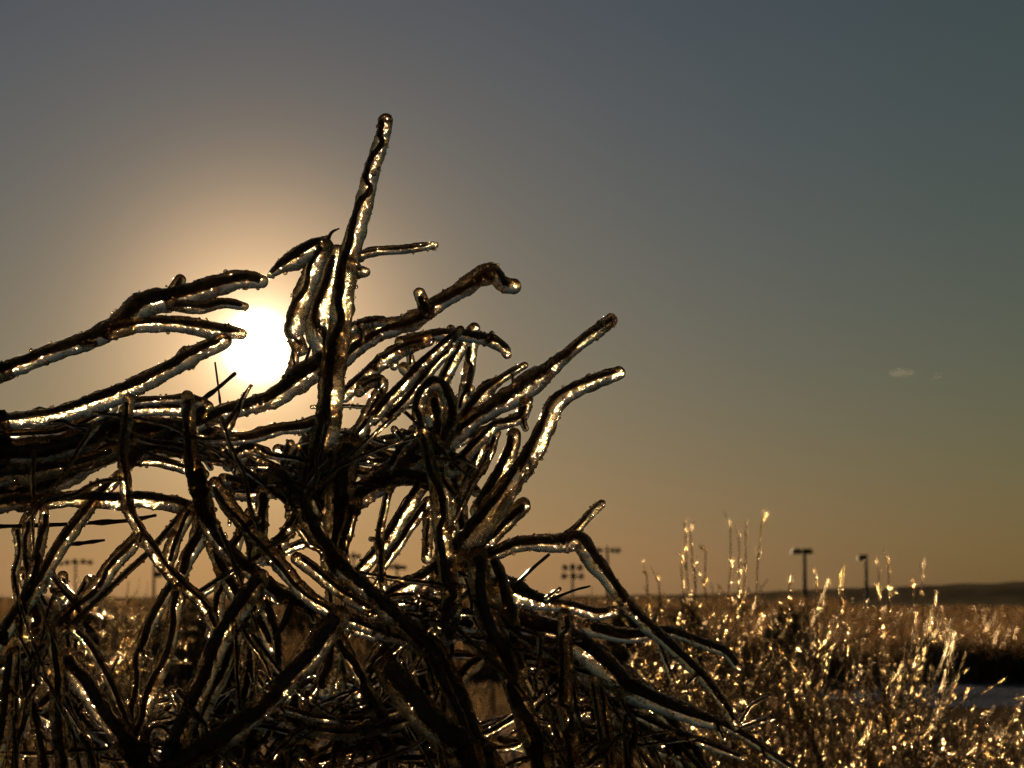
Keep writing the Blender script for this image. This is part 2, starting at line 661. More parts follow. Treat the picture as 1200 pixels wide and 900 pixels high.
def iced_path(parent, wood_name, P, R, seed, bare=False, step=ICE_STEP, knob=0.22, core=None):
    """wood and its ice coat; returns the wood object (the ice is its child when wood_name is a side branch)"""
    r = random.Random(seed)
    C, RR, q = smooth_path(P, R, step)
    L = q[-1]
    base = Vector(C[0])
    if bare:
        k = max(1, int(0.004 / step))
        RR = knobby(RR, q, r, 0.5, 0.02)
        v, f = tube(C[::k], RR[::k], q[::k], 8, 0.12, 0.05, seed * 1.7)
        return link_mesh(wood_name, v, f, TWIG, parent, loc=base)
    RI = knobby(RR, q, r, knob)
    # wood inside: thinner than the ice, nearer to the top of it, nodes of its own
    k = max(1, int(0.006 / step))
    f0 = r.uniform(0.24, 0.42) if core is None else core * r.uniform(0.8, 1.1)
    CW = C[::k].copy()
    RW = knobby(RR[::k] * f0, q[::k], r, 0.15)
    RW = np.minimum(RW, RI[::k] * (f0 + 0.06))
    T_, U_, V_ = frames(CW)
    up = np.array([0, 0, 1.0]) - T_ * T_[:, 2:3]
    up /= np.linalg.norm(up, axis=1)[:, None] + 1e-6
    lat = np.cross(T_, up)
    ph = np.array([(1.7 if knob > 0.1 else 0.5) * mnoise.noise(Vector((s_ * 3.0, seed * 0.37, 0))) for s_ in q[::k]]) + r.uniform(-1.6, 1.6)
    am = np.array([0.66 + 0.5 * mnoise.noise(Vector((s_ * 5.0, seed * 0.71, 5.0))) for s_ in q[::k]])
    CW += (up * np.cos(ph)[:, None] + lat * np.sin(ph)[:, None]) * (RI[::k] * (0.84 - f0) * np.clip(am, 0, 0.95))[:, None]
    CW, RW, qw = CW[1:-1], RW[1:-1], q[::k][1:-1]
    if len(CW) < 3:
        CW, RW, qw = C[::2], RR[::2] * 0.5, q[::2]
    v, f = tube(CW, RW, qw, 10, 0.10, 0.08, seed * 3.1)
    spurs = []
    if L > 0.06 and RR.mean() > 0.0045 and knob > 0.1 and not wood_name.startswith('side'):
        for _ in range(r.randint(0, 1 + int(L / 0.16))):
            i = r.randint(3, len(C) - 4)
            t_ = C[i + 1] - C[i]; t_ = t_ / (np.linalg.norm(t_) + 1e-9)
            sd = np.array([r.uniform(-1, 1), r.uniform(-0.5, 0.5), r.uniform(-1, 1)])
            sd = sd - t_ * np.dot(sd, t_); sd = sd / (np.linalg.norm(sd) + 1e-9)
            dd = sd + t_ * r.uniform(0.2, 1.3)
            dd = dd / np.linalg.norm(dd)
            ln = RI[i] + r.uniform(0.002, 0.013)
            spurs.append((np.array([C[i], C[i] + dd * ln * 0.55, C[i] + dd * ln + sd * 0.001]), RI[i] * r.uniform(0.4, 0.6)))
    for sp, sr in spurs:
        c_, r_, q_ = smooth_path(sp, [sr * 0.4, sr * 0.35, sr * 0.25], 0.003)
        v2, f2 = tube(c_, r_, q_, 8)
        f = np.vstack([f, f2 + len(v)]); v = np.vstack([v, v2])
    wood = link_mesh(wood_name, v, f, BARK, parent, loc=base)
    v, f = tube(C, RI, q, 20, 0.17, 0.09, seed * 1.7, drop=0.16)
    for sp, sr in spurs:
        c_, r_, q_ = smooth_path(sp, [sr * 1.15, sr, sr * 0.85], 0.002)
        v2, f2 = tube(c_, r_, q_, 14, 0.12, 0.05, seed * 2.3)
        f = np.vstack([f, f2 + len(v)]); v = np.vstack([v, v2])
    # frozen droplets standing on the coat
    nb = int(L / DROP_EVERY)
    if nb > 0:
        rn = np.random.default_rng(seed)
        ring = rn.integers(0, len(C), nb)
        T_, U_, V_ = frames(C)
        an = rn.uniform(0, 2 * math.pi, nb)
        dv = U_[ring] * np.cos(an)[:, None] + V_[ring] * np.sin(an)[:, None]
        dr = 0.0006 + 0.0013 * rn.random(nb) ** 2
        hang = rn.random(nb) < 0.09           # some larger drops, most of them hanging below
        low = hang & (rn.random(nb) < 0.5)
        dv[low] = np.array([0, 0, -1.0])
        dr[hang] = np.minimum(rn.uniform(0.0014, 0.0029, hang.sum()), RI[ring][hang] * 0.4)
        bv, bf = bead_mesh(C[ring] + dv * (RI[ring] * 1.02)[:, None], dr, rn)
        tri = bf + len(v)
        v = np.vstack([v, bv])
        f = (f, tri)
    link_mesh('ice_coat', v, f, ICE, wood if wood_name != 'wood' else parent, loc=base)
    return wood


_seed = [100]
NAMED = []          # the branches one can point to, with a picture point on each
_used = set()


def beside(kind, pts):
    """names a buried branch after the nearest branch one can point to and the side it lies on"""
    mx, my = pts[len(pts) // 2]
    for lab, (x, y) in sorted(NAMED, key=lambda q: (q[1][0] - mx) ** 2 + (q[1][1] - my) ** 2):
        dx, dy = mx - x, my - y
        side = ('below' if dy > 0 else 'above') if abs(dy) > abs(dx) else ('right of' if dx > 0 else 'left of')
        text = '%s %s the %s' % (kind, side, lab)
        if text not in _used and len(text.split()) <= 16:
            _used.add(text)
            return text
    return kind + ' deep inside the dark tangle'



def branch(label, pts, w, d, sides=(), extend=None, group=None, name='iced_branch', knob=0.22):
    """one cut branch with its ice coat; sides: [(pts, w, d, bare)]"""
    _seed[0] += 1
    s = _seed[0]
    P, R = path3d(pts, w, d, extend, s)
    if group is None and len(label.split()) <= 11:
        NAMED.append((label, pts[len(pts) // 2]))
    thing = empty(name, Vector(P[-1] if extend == 'down' else P[0]))
    tag(thing, label, 'branch', group or PILE)
    dark = any(k in label for k in ('dark', 'black'))
    iced_path(thing, 'wood', P, R, s, knob=knob, core=(0.46 if dark else None))
    for k, sd in enumerate(sides):
        p2, w2, d2 = sd[:3]
        bare = len(sd) > 3 and sd[3]
        P2, R2 = path3d(p2, w2, d2, None, s * 10 + k)
        iced_path(thing, 'side_twig' if max(w2) < 9 else 'side_branch', P2, R2, s * 10 + k, bare)
    return thing


def bare_twig(label, pts, w, d):
    _seed[0] += 1
    P, R = path3d(pts, w, d, None, _seed[0])
    o = iced_path(None, 'bare_twig', P, R, _seed[0], True)
    tag(o, label, 'twig', 'thin bare twigs in the brush pile')
    return o

# ---- upper left, in front of the sun
branch('forked icy branch reaching in from the left edge to the sun',
       [(-25, 444), (0, 437), (50, 417), (100, 400), (140, 380), (168, 357), (213, 346), (253, 334), (285, 327), (308, 330)],
       [22, 22, 22, 22, 27, 31, 27, 25, 22, 15], [2.55, 2.5],
       [([(127, 388), (173, 379), (217, 381), (253, 387), (284, 391)], [21, 20, 20, 21, 14], [2.53, 2.49]),
        ([(200, 358), (233, 360), (262, 355), (288, 359)], [14, 15, 14, 9], [2.5, 2.48])], extend='left')
branch('pinched icy piece above the sun with a curled dead leaf',
       [(316, 323), (329, 313), (345, 304), (366, 290), (381, 284)], [7, 17, 25, 22, 16], [2.5, 2.52],
       [([(384, 281), (389, 272), (397, 268)], [5, 4, 2], [2.52, 2.5], True)])
branch('long icy branch sloping up from the left edge, ending just below the sun',
       [(-25, 496), (0, 494), (63, 487), (117, 470), (160, 452), (200, 431), (233, 412), (264, 398)],
       [20, 20, 21, 23, 23, 22, 21, 17], [2.58, 2.5], extend='left')
bare_twig('thin bare twig slanting across the lower edge of the sun', [(235, 470), (255, 455), (275, 438)], [6, 5, 4], [2.6, 2.58])
bare_twig('hair thin upright twig below the sun, left of its glare', [(252, 425), (255, 447), (258, 472)], [2.5, 2.5, 2], [2.62, 2.6])
branch('knotty branch curving under the sun up to the tall spike',
       [(228, 499), (260, 484), (290, 476), (320, 467), (353, 443), (383, 424)], [20, 21, 20, 24, 32, 30], [2.56, 2.5])
branch('short stub standing up from the branch below the sun', [(262, 508), (274, 488), (284, 468), (294, 452)], [12, 9, 7, 4], [2.53, 2.5])
branch('slim icy stick hanging between the sun and the tall spike', [(340, 442), (344, 425), (349, 402)], [12, 11, 12], [2.56, 2.55])
bare_twig('thin bare twig right of the slim stick beside the sun', [(354, 436), (358, 424), (364, 406)], [4, 4, 4], [2.58, 2.57])

# ---- the tall spike and what is frozen to it
branch('tall straight icy spike rising highest out of the pile',
       [(452, 141), (449, 158), (441, 183), (433, 210), (427, 236), (417, 273), (408, 307), (402, 353), (396, 400), (390, 440), (386, 483), (377, 530), (370, 575)],
       [17, 18, 19, 20, 22, 23, 25, 27, 28, 30, 32, 32, 28], [2.42, 2.52], knob=0.10)
branch('pale icy branch frozen against the left flank of the tall spike',
       [(383, 288), (367, 316), (352, 357), (345, 388), (352, 410)], [18, 22, 24, 22, 18], [2.5, 2.54])
branch('broad clear icy limb between the pale branch and the tall spike',
       [(395, 296), (388, 330), (376, 372), (380, 405), (384, 432)], [22, 30, 34, 32, 26], [2.55, 2.56])
branch('short glittering twig pointing right from the tall spike',
       [(414, 303), (437, 295), (460, 293), (483, 291), (510, 287)], [13, 12, 11, 11, 9], [2.5, 2.44], knob=0.08)
branch('small icy knob on the right side of the tall spike', [(410, 308), (420, 317), (428, 319)], [15, 15, 13], [2.5, 2.47])
branch('blunt finger of ice right of the tall spike, below the knob', [(396, 392), (415, 383), (432, 378), (448, 376)], [16, 14, 14, 14], [2.53, 2.5])

# ---- upper right fan
branch('thick branch with a crooked double knuckle tip, upper right of the spike',
       [(400, 418), (425, 398), (447, 386), (470, 380), (492, 371), (517, 353), (543, 338), (562, 325), (577, 320), (588, 332), (603, 336)],
       [26, 26, 24, 22, 21, 20, 22, 23, 22, 18, 18], [2.55, 2.45],
       [([(503, 368), (497, 356), (491, 343)], [15, 16, 14], [2.49, 2.48])])
branch('branch with a drooping hooked tip below the knuckled branch',
       [(470, 402), (500, 394), (530, 391), (556, 395), (578, 400), (590, 408), (594, 415)], [18, 15, 14, 15, 15, 14, 12], [2.53, 2.45])
branch('stub with a rounded head crossing behind the hooked branch',
       [(556, 384), (547, 395), (533, 420), (520, 445), (505, 470)], [14, 14, 16, 17, 16], [2.58, 2.56],
       [([(538, 398), (530, 392), (528, 385)], [12, 11, 10], [2.57, 2.55])])
branch('upright glassy stick hanging below the hooked branch', [(553, 402), (550, 430), (545, 455), (539, 482)], [15, 15, 14, 9], [2.6, 2.58])
branch('shiny branch slanting up between the spike and the hooked branch',
       [(403, 464), (425, 444), (445, 426), (470, 410), (503, 399)], [18, 18, 18, 17, 14], [2.55, 2.5])
branch('ribbed branch slanting up through the middle of the fan',
       [(438, 490), (456, 468), (477, 447), (500, 422), (520, 404), (540, 386)], [16, 15, 15, 14, 13, 10], [2.5, 2.46])
branch('ribbed branch close beside and under the middle one',
       [(452, 492), (472, 474), (492, 450), (512, 425), (530, 408)], [13, 13, 13, 13, 10], [2.54, 2.5])
branch('small icy hoop between the shiny branch and the ribbed branch',
       [(462, 430), (464, 415), (472, 408), (480, 416), (482, 432)], [10, 9, 9, 9, 10], [2.56, 2.57])
branch('hooked icy stick with its bend just right of the spike',
       [(416, 525), (424, 500), (435, 475), (447, 455), (444, 446), (430, 449), (420, 460)], [15, 15, 15, 16, 16, 16, 12], [2.52, 2.48])
branch('long branch with a round shining tip, second highest on the right',
       [(716, 375), (702, 386), (675, 406), (655, 423), (642, 435), (625, 446), (607, 460), (577, 478), (547, 497), (518, 525), (495, 548)],
       [17, 17, 15, 18, 20, 31, 30, 24, 23, 22, 20], [2.42, 2.56], knob=0.08)
branch('small twig beside the swelling of the branch with the round tip',
       [(615, 428), (600, 436), (585, 446), (572, 455), (557, 474), (543, 492)], [9, 10, 12, 19, 20, 16], [2.48, 2.54])
branch('bent branch on the far right, its upper end leaning out',
       [(726, 437), (700, 446), (670, 459), (650, 474), (640, 500), (622, 535), (602, 563), (577, 598), (556, 625), (535, 652), (515, 680)],
       [16, 19, 20, 22, 23, 25, 27, 31, 33, 32, 28], [2.4, 2.5], knob=0.10)
branch('crooked branch hanging under the swelling, curling left',
       [(617, 470), (612, 487), (596, 495), (580, 499), (562, 516), (545, 535), (530, 552)], [16, 16, 14, 14, 15, 16, 16], [2.5, 2.54])
branch('stubby upright branch with a rounded top left of the bent one',
       [(603, 508), (600, 525), (592, 545), (578, 572), (562, 600)], [15, 18, 20, 22, 24], [2.55, 2.58])
branch('thin icy stick between the crooked branch and the stubby one', [(583, 507), (574, 530), (564, 552)], [9, 11, 12], [2.57, 2.58])
branch('rounded icy lump standing in the fork of the crooked branch', [(567, 520), (558, 540), (545, 565)], [14, 18, 20], [2.6, 2.6])
branch('arched branch bending over like a horseshoe in the fan',
       [(492, 508), (490, 480), (495, 460), (508, 449), (520, 455), (527, 475), (527, 498), (521, 520)], [14, 15, 16, 17, 17, 17, 17, 15], [2.48, 2.5], knob=0.1)
branch('clear icy stick inside the horseshoe arch', [(508, 462), (508, 485), (512, 515)], [18, 20, 20], [2.53, 2.54])
branch('long pale hanging branch with a blazing lower end',
       [(495, 505), (503, 538), (510, 566), (516, 605), (521, 645), (527, 685), (529, 712), (526, 738), (524, 752)],
       [13, 15, 17, 19, 21, 24, 24, 20, 12], [2.44, 2.4], knob=0.1)
branch('blunt thick stub pointing right below the bent branch',
       [(613, 592), (600, 604), (577, 627), (556, 648), (535, 667), (510, 688)], [20, 21, 22, 22, 20, 18], [2.48, 2.53], knob=0.08)

# ---- right side
branch('arm of ice reaching right, then bending down into the bushes',
       [(560, 655), (580, 648), (605, 638), (635, 636), (662, 636), (678, 634), (692, 652), (707, 672), (725, 695), (745, 719), (772, 745), (805, 775), (830, 800), (850, 828), (862, 852)],
       [14, 16, 18, 20, 23, 24, 21, 19, 18, 17, 16, 15, 14, 12, 9], [2.5, 2.4, 2.45],
       [([(705, 590), (692, 602), (677, 619), (662, 631)], [10, 11, 12, 13], [2.4, 2.45]),
        ([(643, 650), (622, 668), (602, 688)], [4, 4, 4], [2.46, 2.5], True)])
branch('short blunt branch lying level below the bending arm',
       [(578, 684), (600, 693), (625, 703), (650, 708), (675, 713), (700, 719), (720, 716)], [24, 32, 24, 18, 16, 15, 12], [2.55, 2.48],
       [([(645, 703), (672, 692), (691, 687)], [4, 3, 2.5], [2.5, 2.46], True), ([(640, 702), (656, 690)], [6, 5], [2.49, 2.47])])
branch('upright glassy post standing in the lower right of the pile',
       [(661, 719), (662, 750), (664, 787), (662, 825), (667, 857), (673, 905)], [15, 16, 17, 17, 17, 17], [2.38, 2.4], extend='down', knob=0.06)
branch('dark limb sloping down to the right behind the glassy post',
       [(590, 722), (625, 736), (660, 745), (700, 773), (733, 805), (767, 821), (800, 834), (825, 843), (850, 851), (878, 866), (902, 883), (930, 902)],
       [34, 36, 34, 32, 29, 26, 23, 19, 15, 11, 9, 8], [2.56, 2.48])
branch('slimmer dark limb above the sloping one, ending in twigs',
       [(690, 735), (735, 745), (782, 740), (820, 752), (850, 764), (865, 783)], [20, 18, 14, 13, 13, 9], [2.6, 2.55],
       [([(772, 752), (782, 780), (788, 800)], [9, 8, 5], [2.58, 2.56])])
branch('thick straight dark branch running down left of the glassy post',
       [(560, 650), (566, 698), (582, 750), (600, 795), (615, 837), (627, 875), (637, 908)], [24, 26, 27, 27, 28, 27, 26], [2.45, 2.42], extend='down', knob=0.08)
branch('dark branch leaning close to the thick straight one',
       [(573, 652), (585, 680), (594, 715), (600, 752), (612, 790)], [20, 22, 22, 20, 16], [2.5, 2.5])
branch('level icy branch crossing behind the glassy post', [(600, 766), (635, 775), (660, 781), (695, 792), (730, 806)], [12, 13, 12, 12, 11], [2.56, 2.56])
branch('bright short branch rising to the thick straight one', [(537, 802), (546, 788), (558, 777), (578, 764)], [14, 15, 14, 13], [2.5, 2.5])
branch('icy branch arching low to the right past the dark limb',
       [(640, 786), (690, 812), (740, 835), (790, 858), (830, 872), (870, 888)], [14, 13, 13, 12, 10, 8], [2.62, 2.6])
branch('thin icy loop of twig at the bottom, right of the glassy post',
       [(737, 908), (733, 880), (731, 852), (737, 838), (743, 850), (741, 875), (736, 908)], [8, 8, 8, 8, 8, 8, 8], [2.45, 2.45], knob=0.05, extend='down')
branch('slim upright stem nearest right of the glassy post', [(693, 795), (700, 830), (706, 868), (712, 908)], [8, 9, 9, 9], [2.44, 2.42], extend='down')
branch('slim upright stem left of the twig loop', [(703, 797), (710, 835), (716, 870), (718, 908)], [8, 9, 9, 9], [2.5, 2.5], extend='down')
branch('slim stem leaning left of the glassy post', [(638, 798), (646, 840), (656, 872), (668, 908)], [7, 7, 8, 8], [2.47, 2.47], extend='down')
branch('thin icy twig tip forking out beyond the dark limb', [(866, 850), (878, 830), (888, 822), (903, 815)], [7, 6, 6, 5], [2.55, 2.5],
       [([(868, 854), (885, 848), (904, 842)], [9, 9, 8], [2.53, 2.45])])

# ---- left flank
branch('narrow icy branch under the long sloping one at the left edge',
       [(-25, 516), (0, 512), (40, 509), (67, 507), (100, 495), (133, 478)], [14, 15, 15, 16, 14, 12], [2.6, 2.58], extend='left')
branch('broad dark branch at the left edge, third from the top',
       [(-25, 531), (0, 529), (50, 527), (88, 518), (120, 505), (147, 492)], [28, 29, 30, 28, 26, 22], [2.54, 2.56], extend='left')
branch('rough dark branch at the left edge, fourth from the top',
       [(-25, 554), (0, 550), (40, 541), (75, 534), (110, 527), (142, 519)], [20, 22, 22, 21, 20, 18], [2.58, 2.6], extend='left')
branch('icy branch at the left edge, fifth from the top', [(-25, 568), (30, 557), (65, 549), (100, 541), (138, 527)], [20, 21, 20, 18, 16], [2.52, 2.55], extend='left')
branch('icy branch at the left edge just above the level dark one',
       [(-25, 584), (0, 580), (50, 566), (83, 553), (112, 543), (140, 532)], [19, 20, 19, 17, 16, 14], [2.6, 2.62], extend='left')
branch('level dark branch running right below the open window of sky',
       [(-25, 596), (25, 589), (62, 586), (100, 585), (138, 587), (165, 585), (190, 588), (215, 593), (245, 598)], [20, 21, 20, 20, 21, 20, 19, 18, 16], [2.5, 2.52], extend='left')
branch('thin level branch along the top of the red glowing window frame', [(150, 471), (185, 469), (218, 467), (240, 472)], [12, 11, 12, 12], [2.56, 2.55])
branch('glittering level branch just under the thin top one', [(146, 482), (180, 480), (218, 481), (250, 487)], [16, 16, 16, 15], [2.58, 2.57])
branch('broad level dark branch left of the upright by the sun', [(140, 506), (175, 502), (215, 503), (255, 511)], [22, 25, 24, 20], [2.6, 2.6])
branch('slanting dark branch across the level ones', [(146, 545), (170, 526), (195, 513), (222, 496), (244, 476)], [18, 20, 20, 18, 14], [2.57, 2.55])
branch('level icy branch forming the upper rim of the open window of sky', [(144, 526), (180, 528), (220, 528), (262, 537)], [17, 17, 16, 16], [2.62, 2.62])
branch('glittering drooping branch on top of the open window of sky', [(152, 540), (185, 541), (217, 549), (240, 556)], [13, 13, 13, 12], [2.59, 2.59])
branch('upright crooked branch left of the open window of sky',
       [(151, 467), (148, 500), (144, 532), (147, 560), (149, 590), (160, 617), (178, 643), (192, 664), (214, 686), (236, 706), (252, 738)],
       [14, 14, 14, 14, 15, 15, 15, 16, 16, 16, 14], [2.44, 2.46])
branch('upright branch right of the open window of sky', [(219, 464), (221, 488), (223, 520), (227, 548), (233, 575)], [15, 16, 16, 19, 22], [2.45, 2.47])
branch('thick dark branch curving down from the right upright',
       [(228, 550), (235, 575), (241, 602), (252, 628), (268, 648), (293, 668), (320, 690), (350, 706), (385, 722)], [20, 22, 23, 22, 21, 20, 20, 19, 18], [2.48, 2.5])
branch('long branch running down right from the window to the middle',
       [(252, 566), (270, 595), (288, 616), (312, 642), (335, 670), (362, 700), (400, 722), (440, 738), (480, 752), (512, 766)], [18, 19, 19, 19, 19, 19, 18, 18, 18, 17], [2.45, 2.46])
branch('long dark branch crossing the middle down to the blazing end',
       [(322, 552), (348, 583), (362, 612), (382, 642), (406, 672), (432, 694), (462, 722), (490, 748), (516, 772), (534, 806), (552, 850), (566, 882), (580, 908)],
       [20, 21, 22, 22, 22, 23, 23, 22, 21, 21, 20, 20, 20], [2.42, 2.42], extend='down', knob=0.12)
branch('dark branch rising from the lower left edge to the window corner',
       [(-20, 776), (0, 750), (25, 712), (50, 677), (70, 642), (95, 607), (113, 584), (142, 556)], [20, 20, 20, 19, 19, 18, 17, 14], [2.46, 2.52], extend='left')
branch('brightly sparkling branch slanting up from the lower left',
       [(-20, 796), (20, 773), (50, 751), (75, 727), (100, 702), (122, 676), (141, 652), (161, 630)], [18, 19, 20, 20, 20, 20, 19, 16], [2.5, 2.56], extend='left', knob=0.06)
branch('thin dark stick running beside the sparkling branch',
       [(76, 740), (95, 722), (120, 698), (147, 672), (175, 646), (198, 620), (223, 590)], [8, 8, 8, 8, 8, 8, 7], [2.48, 2.52], knob=0.05)
branch('glinting branch hanging down to the knot right of the sky window',
       [(226, 594), (213, 615), (202, 640), (196, 665)], [16, 16, 17, 16], [2.5, 2.47])
branch('slender branch curving down from the knot to the lower left',
       [(205, 680), (186, 712), (171, 742), (164, 757), (160, 787), (156, 825), (157, 860), (160, 905)], [15, 15, 15, 14, 13, 13, 14, 15], [2.5, 2.48], extend='down')
branch('dark branch hanging from the window corner to the knot', [(236, 606), (231, 634), (219, 656), (211, 678)], [18, 19, 19, 18], [2.53, 2.5])
branch('straight branch beside the slender one below the knot',
       [(211, 690), (205, 717), (198, 757), (186, 790), (173, 825), (163, 860), (158, 905)], [18, 18, 18, 18, 18, 18, 18], [2.46, 2.44], extend='down', knob=0.08)
branch('thick black branch leaning from the middle to the bottom left',
       [(306, 676), (276, 720), (251, 765), (231, 812), (215, 850), (203, 890), (198, 910)], [22, 24, 25, 25, 25, 25, 25], [2.42, 2.38], extend='down', knob=0.06)
branch('silvery branch close behind the thick black one',
       [(302, 708), (272, 750), (252, 800), (234, 842), (222, 872), (214, 908)], [18, 20, 20, 20, 20, 20], [2.46, 2.44], extend='down')
branch('thick dark branch leaning the other way at the bottom left',
       [(80, 768), (92, 790), (110, 818), (136, 855), (160, 888), (174, 910)], [20, 25, 27, 27, 27, 27], [2.42, 2.42], extend='down', knob=0.08)
branch('slim dark branch above the thick leaning one',
       [(86, 736), (106, 757), (125, 790), (140, 822), (153, 856)], [11, 12, 12, 12, 12], [2.46, 2.46])
branch('thickest black branch slanting up from the bottom to the middle',
       [(196, 903), (232, 881), (262, 864), (291, 842), (326, 809), (356, 776), (378, 748), (398, 722)], [30, 30, 29, 28, 28, 29, 30, 28], [2.36, 2.4], knob=0.05)
branch('dark upright at the far left below the level branch', [(33, 606), (31, 640), (33, 668), (36, 700)], [10, 11, 11, 11], [2.52, 2.54])
branch('shining upright beside the dark one at the far left', [(52, 598), (50, 625), (45, 650), (38, 676), (26, 712), (20, 750)], [12, 13, 13, 13, 13, 12], [2.48, 2.48])
branch('knotty short branch left of the sparkling one', [(58, 672), (70, 690), (82, 704), (92, 722)], [12, 16, 18, 13], [2.54, 2.52])
bare_twig('long thin bare twig lying level under the dark level branch', [(-5, 617), (62, 615), (100, 613), (150, 610), (182, 604)], [6, 5, 5, 5, 4], [2.58, 2.54])
bare_twig('short thin bare twig below the long level one', [(82, 638), (100, 636), (122, 633)], [4, 4, 3], [2.56, 2.55])
bare_twig('thin bare twig sticking up before the golden patch at lower left', [(120, 815), (128, 795), (137, 772)], [3, 2.5, 2], [2.5, 2.5])
branch('icy loop of branch between the two bottom left stems',
       [(176, 880), (176, 862), (183, 852), (194, 856), (200, 872), (196, 905)], [10, 10, 11, 11, 11, 11], [2.44, 2.44], extend='down', knob=0.06)
branch('dark upright in the bottom left corner', [(62, 735), (66, 780), (66, 830), (70, 870), (72, 908)], [15, 16, 17, 17, 17], [2.44, 2.42], extend='down')
branch('leaning stem in the bottom left corner, left of the dark upright', [(42, 752), (36, 800), (26, 850), (12, 908)], [14, 14, 14, 15], [2.46, 2.44], extend='down')
branch('stem at the very bottom left, against the edge', [(14, 765), (8, 810), (2, 860), (-6, 908)], [15, 15, 16, 16], [2.42, 2.4], extend='down')
branch('glinting stem between the leaning stem and the dark upright', [(24, 778), (34, 815), (44, 855), (52, 908)], [12, 12, 13, 13], [2.48, 2.46], extend='down')
branch('slender stem crossing behind the bottom left corner', [(74, 812), (86, 842), (98, 868), (112, 908)], [9, 10, 11, 12], [2.48, 2.48], extend='down')

# ---- middle and bottom
branch('dark upright limb in the centre, right of the long crossing branch', [(412, 520), (402, 556), (395, 600), (391, 632), (386, 668)], [30, 31, 28, 26, 22], [2.5, 2.5])
branch('icy branch with a small side lump edging the central gap of sky', [(418, 588), (410, 615), (402, 640), (397, 662)], [15, 14, 14, 13], [2.47, 2.47],
       [([(410, 596), (418, 600)], [10, 8], [2.47, 2.46]), ([(398, 652), (406, 647)], [10, 6], [2.47, 2.45])])
branch('broad dark branch slanting above the central gap of sky', [(408, 592), (430, 574), (457, 556), (482, 538), (508, 512)], [26, 30, 32, 32, 28], [2.52, 2.55])
branch('dark icy branch lying along the top of the central gap', [(440, 562), (465, 557), (490, 560), (510, 570)], [16, 18, 18, 16], [2.5, 2.5])
branch('thin sparkling stick standing in the central gap of sky', [(456, 573), (450, 600), (445, 630), (447, 668), (450, 690)], [9, 10, 11, 11, 10], [2.46, 2.44], knob=0.06)
branch('icy branch slanting down across the right of the central gap', [(498, 566), (476, 597), (456, 630), (430, 660), (408, 684)], [18, 18, 18, 16, 14], [2.5, 2.48])
branch('twin icy branch close below the slanting one', [(502, 588), (482, 615), (462, 645), (440, 674)], [15, 14, 14, 12], [2.53, 2.52])
bare_twig('thin bare twig tucked behind the thin sparkling stick', [(474, 590), (460, 610), (450, 628)], [3.5, 3, 3], [2.52, 2.5])
branch('short upright stick left of the long pale hanging branch', [(502, 604), (501, 628), (500, 655)], [12, 13, 13], [2.5, 2.5])
branch('ribbed branch slanting up under the central gap to the hanging branch', [(440, 706), (470, 690), (500, 674), (522, 655), (546, 640)], [20, 21, 20, 20, 18], [2.48, 2.52])
branch('blunt headed branch lying across the lower middle', [(348, 654), (365, 666), (385, 682), (410, 700), (436, 716)], [16, 18, 18, 18, 16], [2.44, 2.45])
branch('thin bright line of twig crossing below the hooked stick', [(378, 565), (398, 546), (420, 526), (440, 508), (462, 488)], [6, 6, 6, 6, 5], [2.4, 2.42], knob=0.05)
branch('dark branch level with the bend below the sun', [(250, 514), (290, 513), (325, 503), (355, 499), (390, 488)], [15, 16, 15, 17, 18], [2.54, 2.52])
branch('icy stub bent like a hook in the dark mass under the sun', [(312, 530), (292, 526), (275, 534), (267, 547)], [14, 14, 14, 13], [2.5, 2.5])
branch('level icy branch below the hook under the sun', [(262, 562), (290, 566), (315, 565), (345, 556)], [14, 15, 15, 14], [2.56, 2.55])
branch('stout upright left of the central dark limb', [(366, 520), (360, 548), (372, 575), (378, 600)], [26, 26, 24, 22], [2.55, 2.54])
branch('dark hanging stem below the level icy branch under the sun', [(306, 575), (308, 600), (307, 630), (302, 655)], [14, 15, 14, 14], [2.52, 2.52])
branch('short branch leaning between the two long crossing branches', [(352, 602), (338, 620), (328, 640), (326, 664)], [17, 16, 18, 16], [2.5, 2.52])
branch('icy branch slanting up left of the dark hanging stem', [(262, 668), (272, 645), (282, 625), (292, 600)], [13, 14, 13, 12], [2.55, 2.55])
branch('dark stem dropping from the middle toward the golden gap', [(308, 700), (316, 722), (324, 748), (326, 780), (322, 808)], [16, 16, 14, 13, 14], [2.5, 2.5])
bare_twig('small bare twig bridging the golden gap', [(342, 706), (334, 728), (322, 748)], [8, 7, 6], [2.5, 2.5])
branch('icy branch running level across the golden gap top', [(282, 690), (315, 700), (350, 707), (388, 726), (425, 740), (458, 748)], [14, 14, 14, 14, 14, 14], [2.52, 2.5])
branch('blazing semi clear branch pointing down in the lower middle', [(394, 742), (390, 768), (384, 792), (380, 812)], [18, 22, 24, 18], [2.46, 2.46])
branch('dark branch falling right of the blazing clear one', [(398, 748), (410, 772), (425, 800), (440, 828), (452, 856)], [17, 18, 18, 18, 16], [2.44, 2.44])
branch('dark branch behind crossing the small golden gap', [(468, 736), (450, 760), (432, 790), (420, 812)], [22, 22, 22, 20], [2.52, 2.52])
branch('level icy branch low in the middle', [(330, 842), (352, 850), (378, 856), (410, 858), (450, 851), (488, 840)], [14, 16, 17, 17, 16, 14], [2.4, 2.42])
branch('thinner level branch right above the low one', [(338, 832), (370, 840), (405, 843), (440, 839), (470, 832)], [10, 11, 11, 11, 10], [2.46, 2.46])
branch('massive black branch slanting to the bottom right of the middle', [(452, 782), (470, 806), (495, 836), (525, 868), (552, 905)], [30, 35, 37, 37, 37], [2.36, 2.36], extend='down', knob=0.05)
branch('silver edged stem beside the massive black branch', [(508, 770), (518, 795), (536, 835), (552, 875), (566, 908)], [14, 14, 14, 13, 13], [2.38, 2.38], extend='down', knob=0.05)
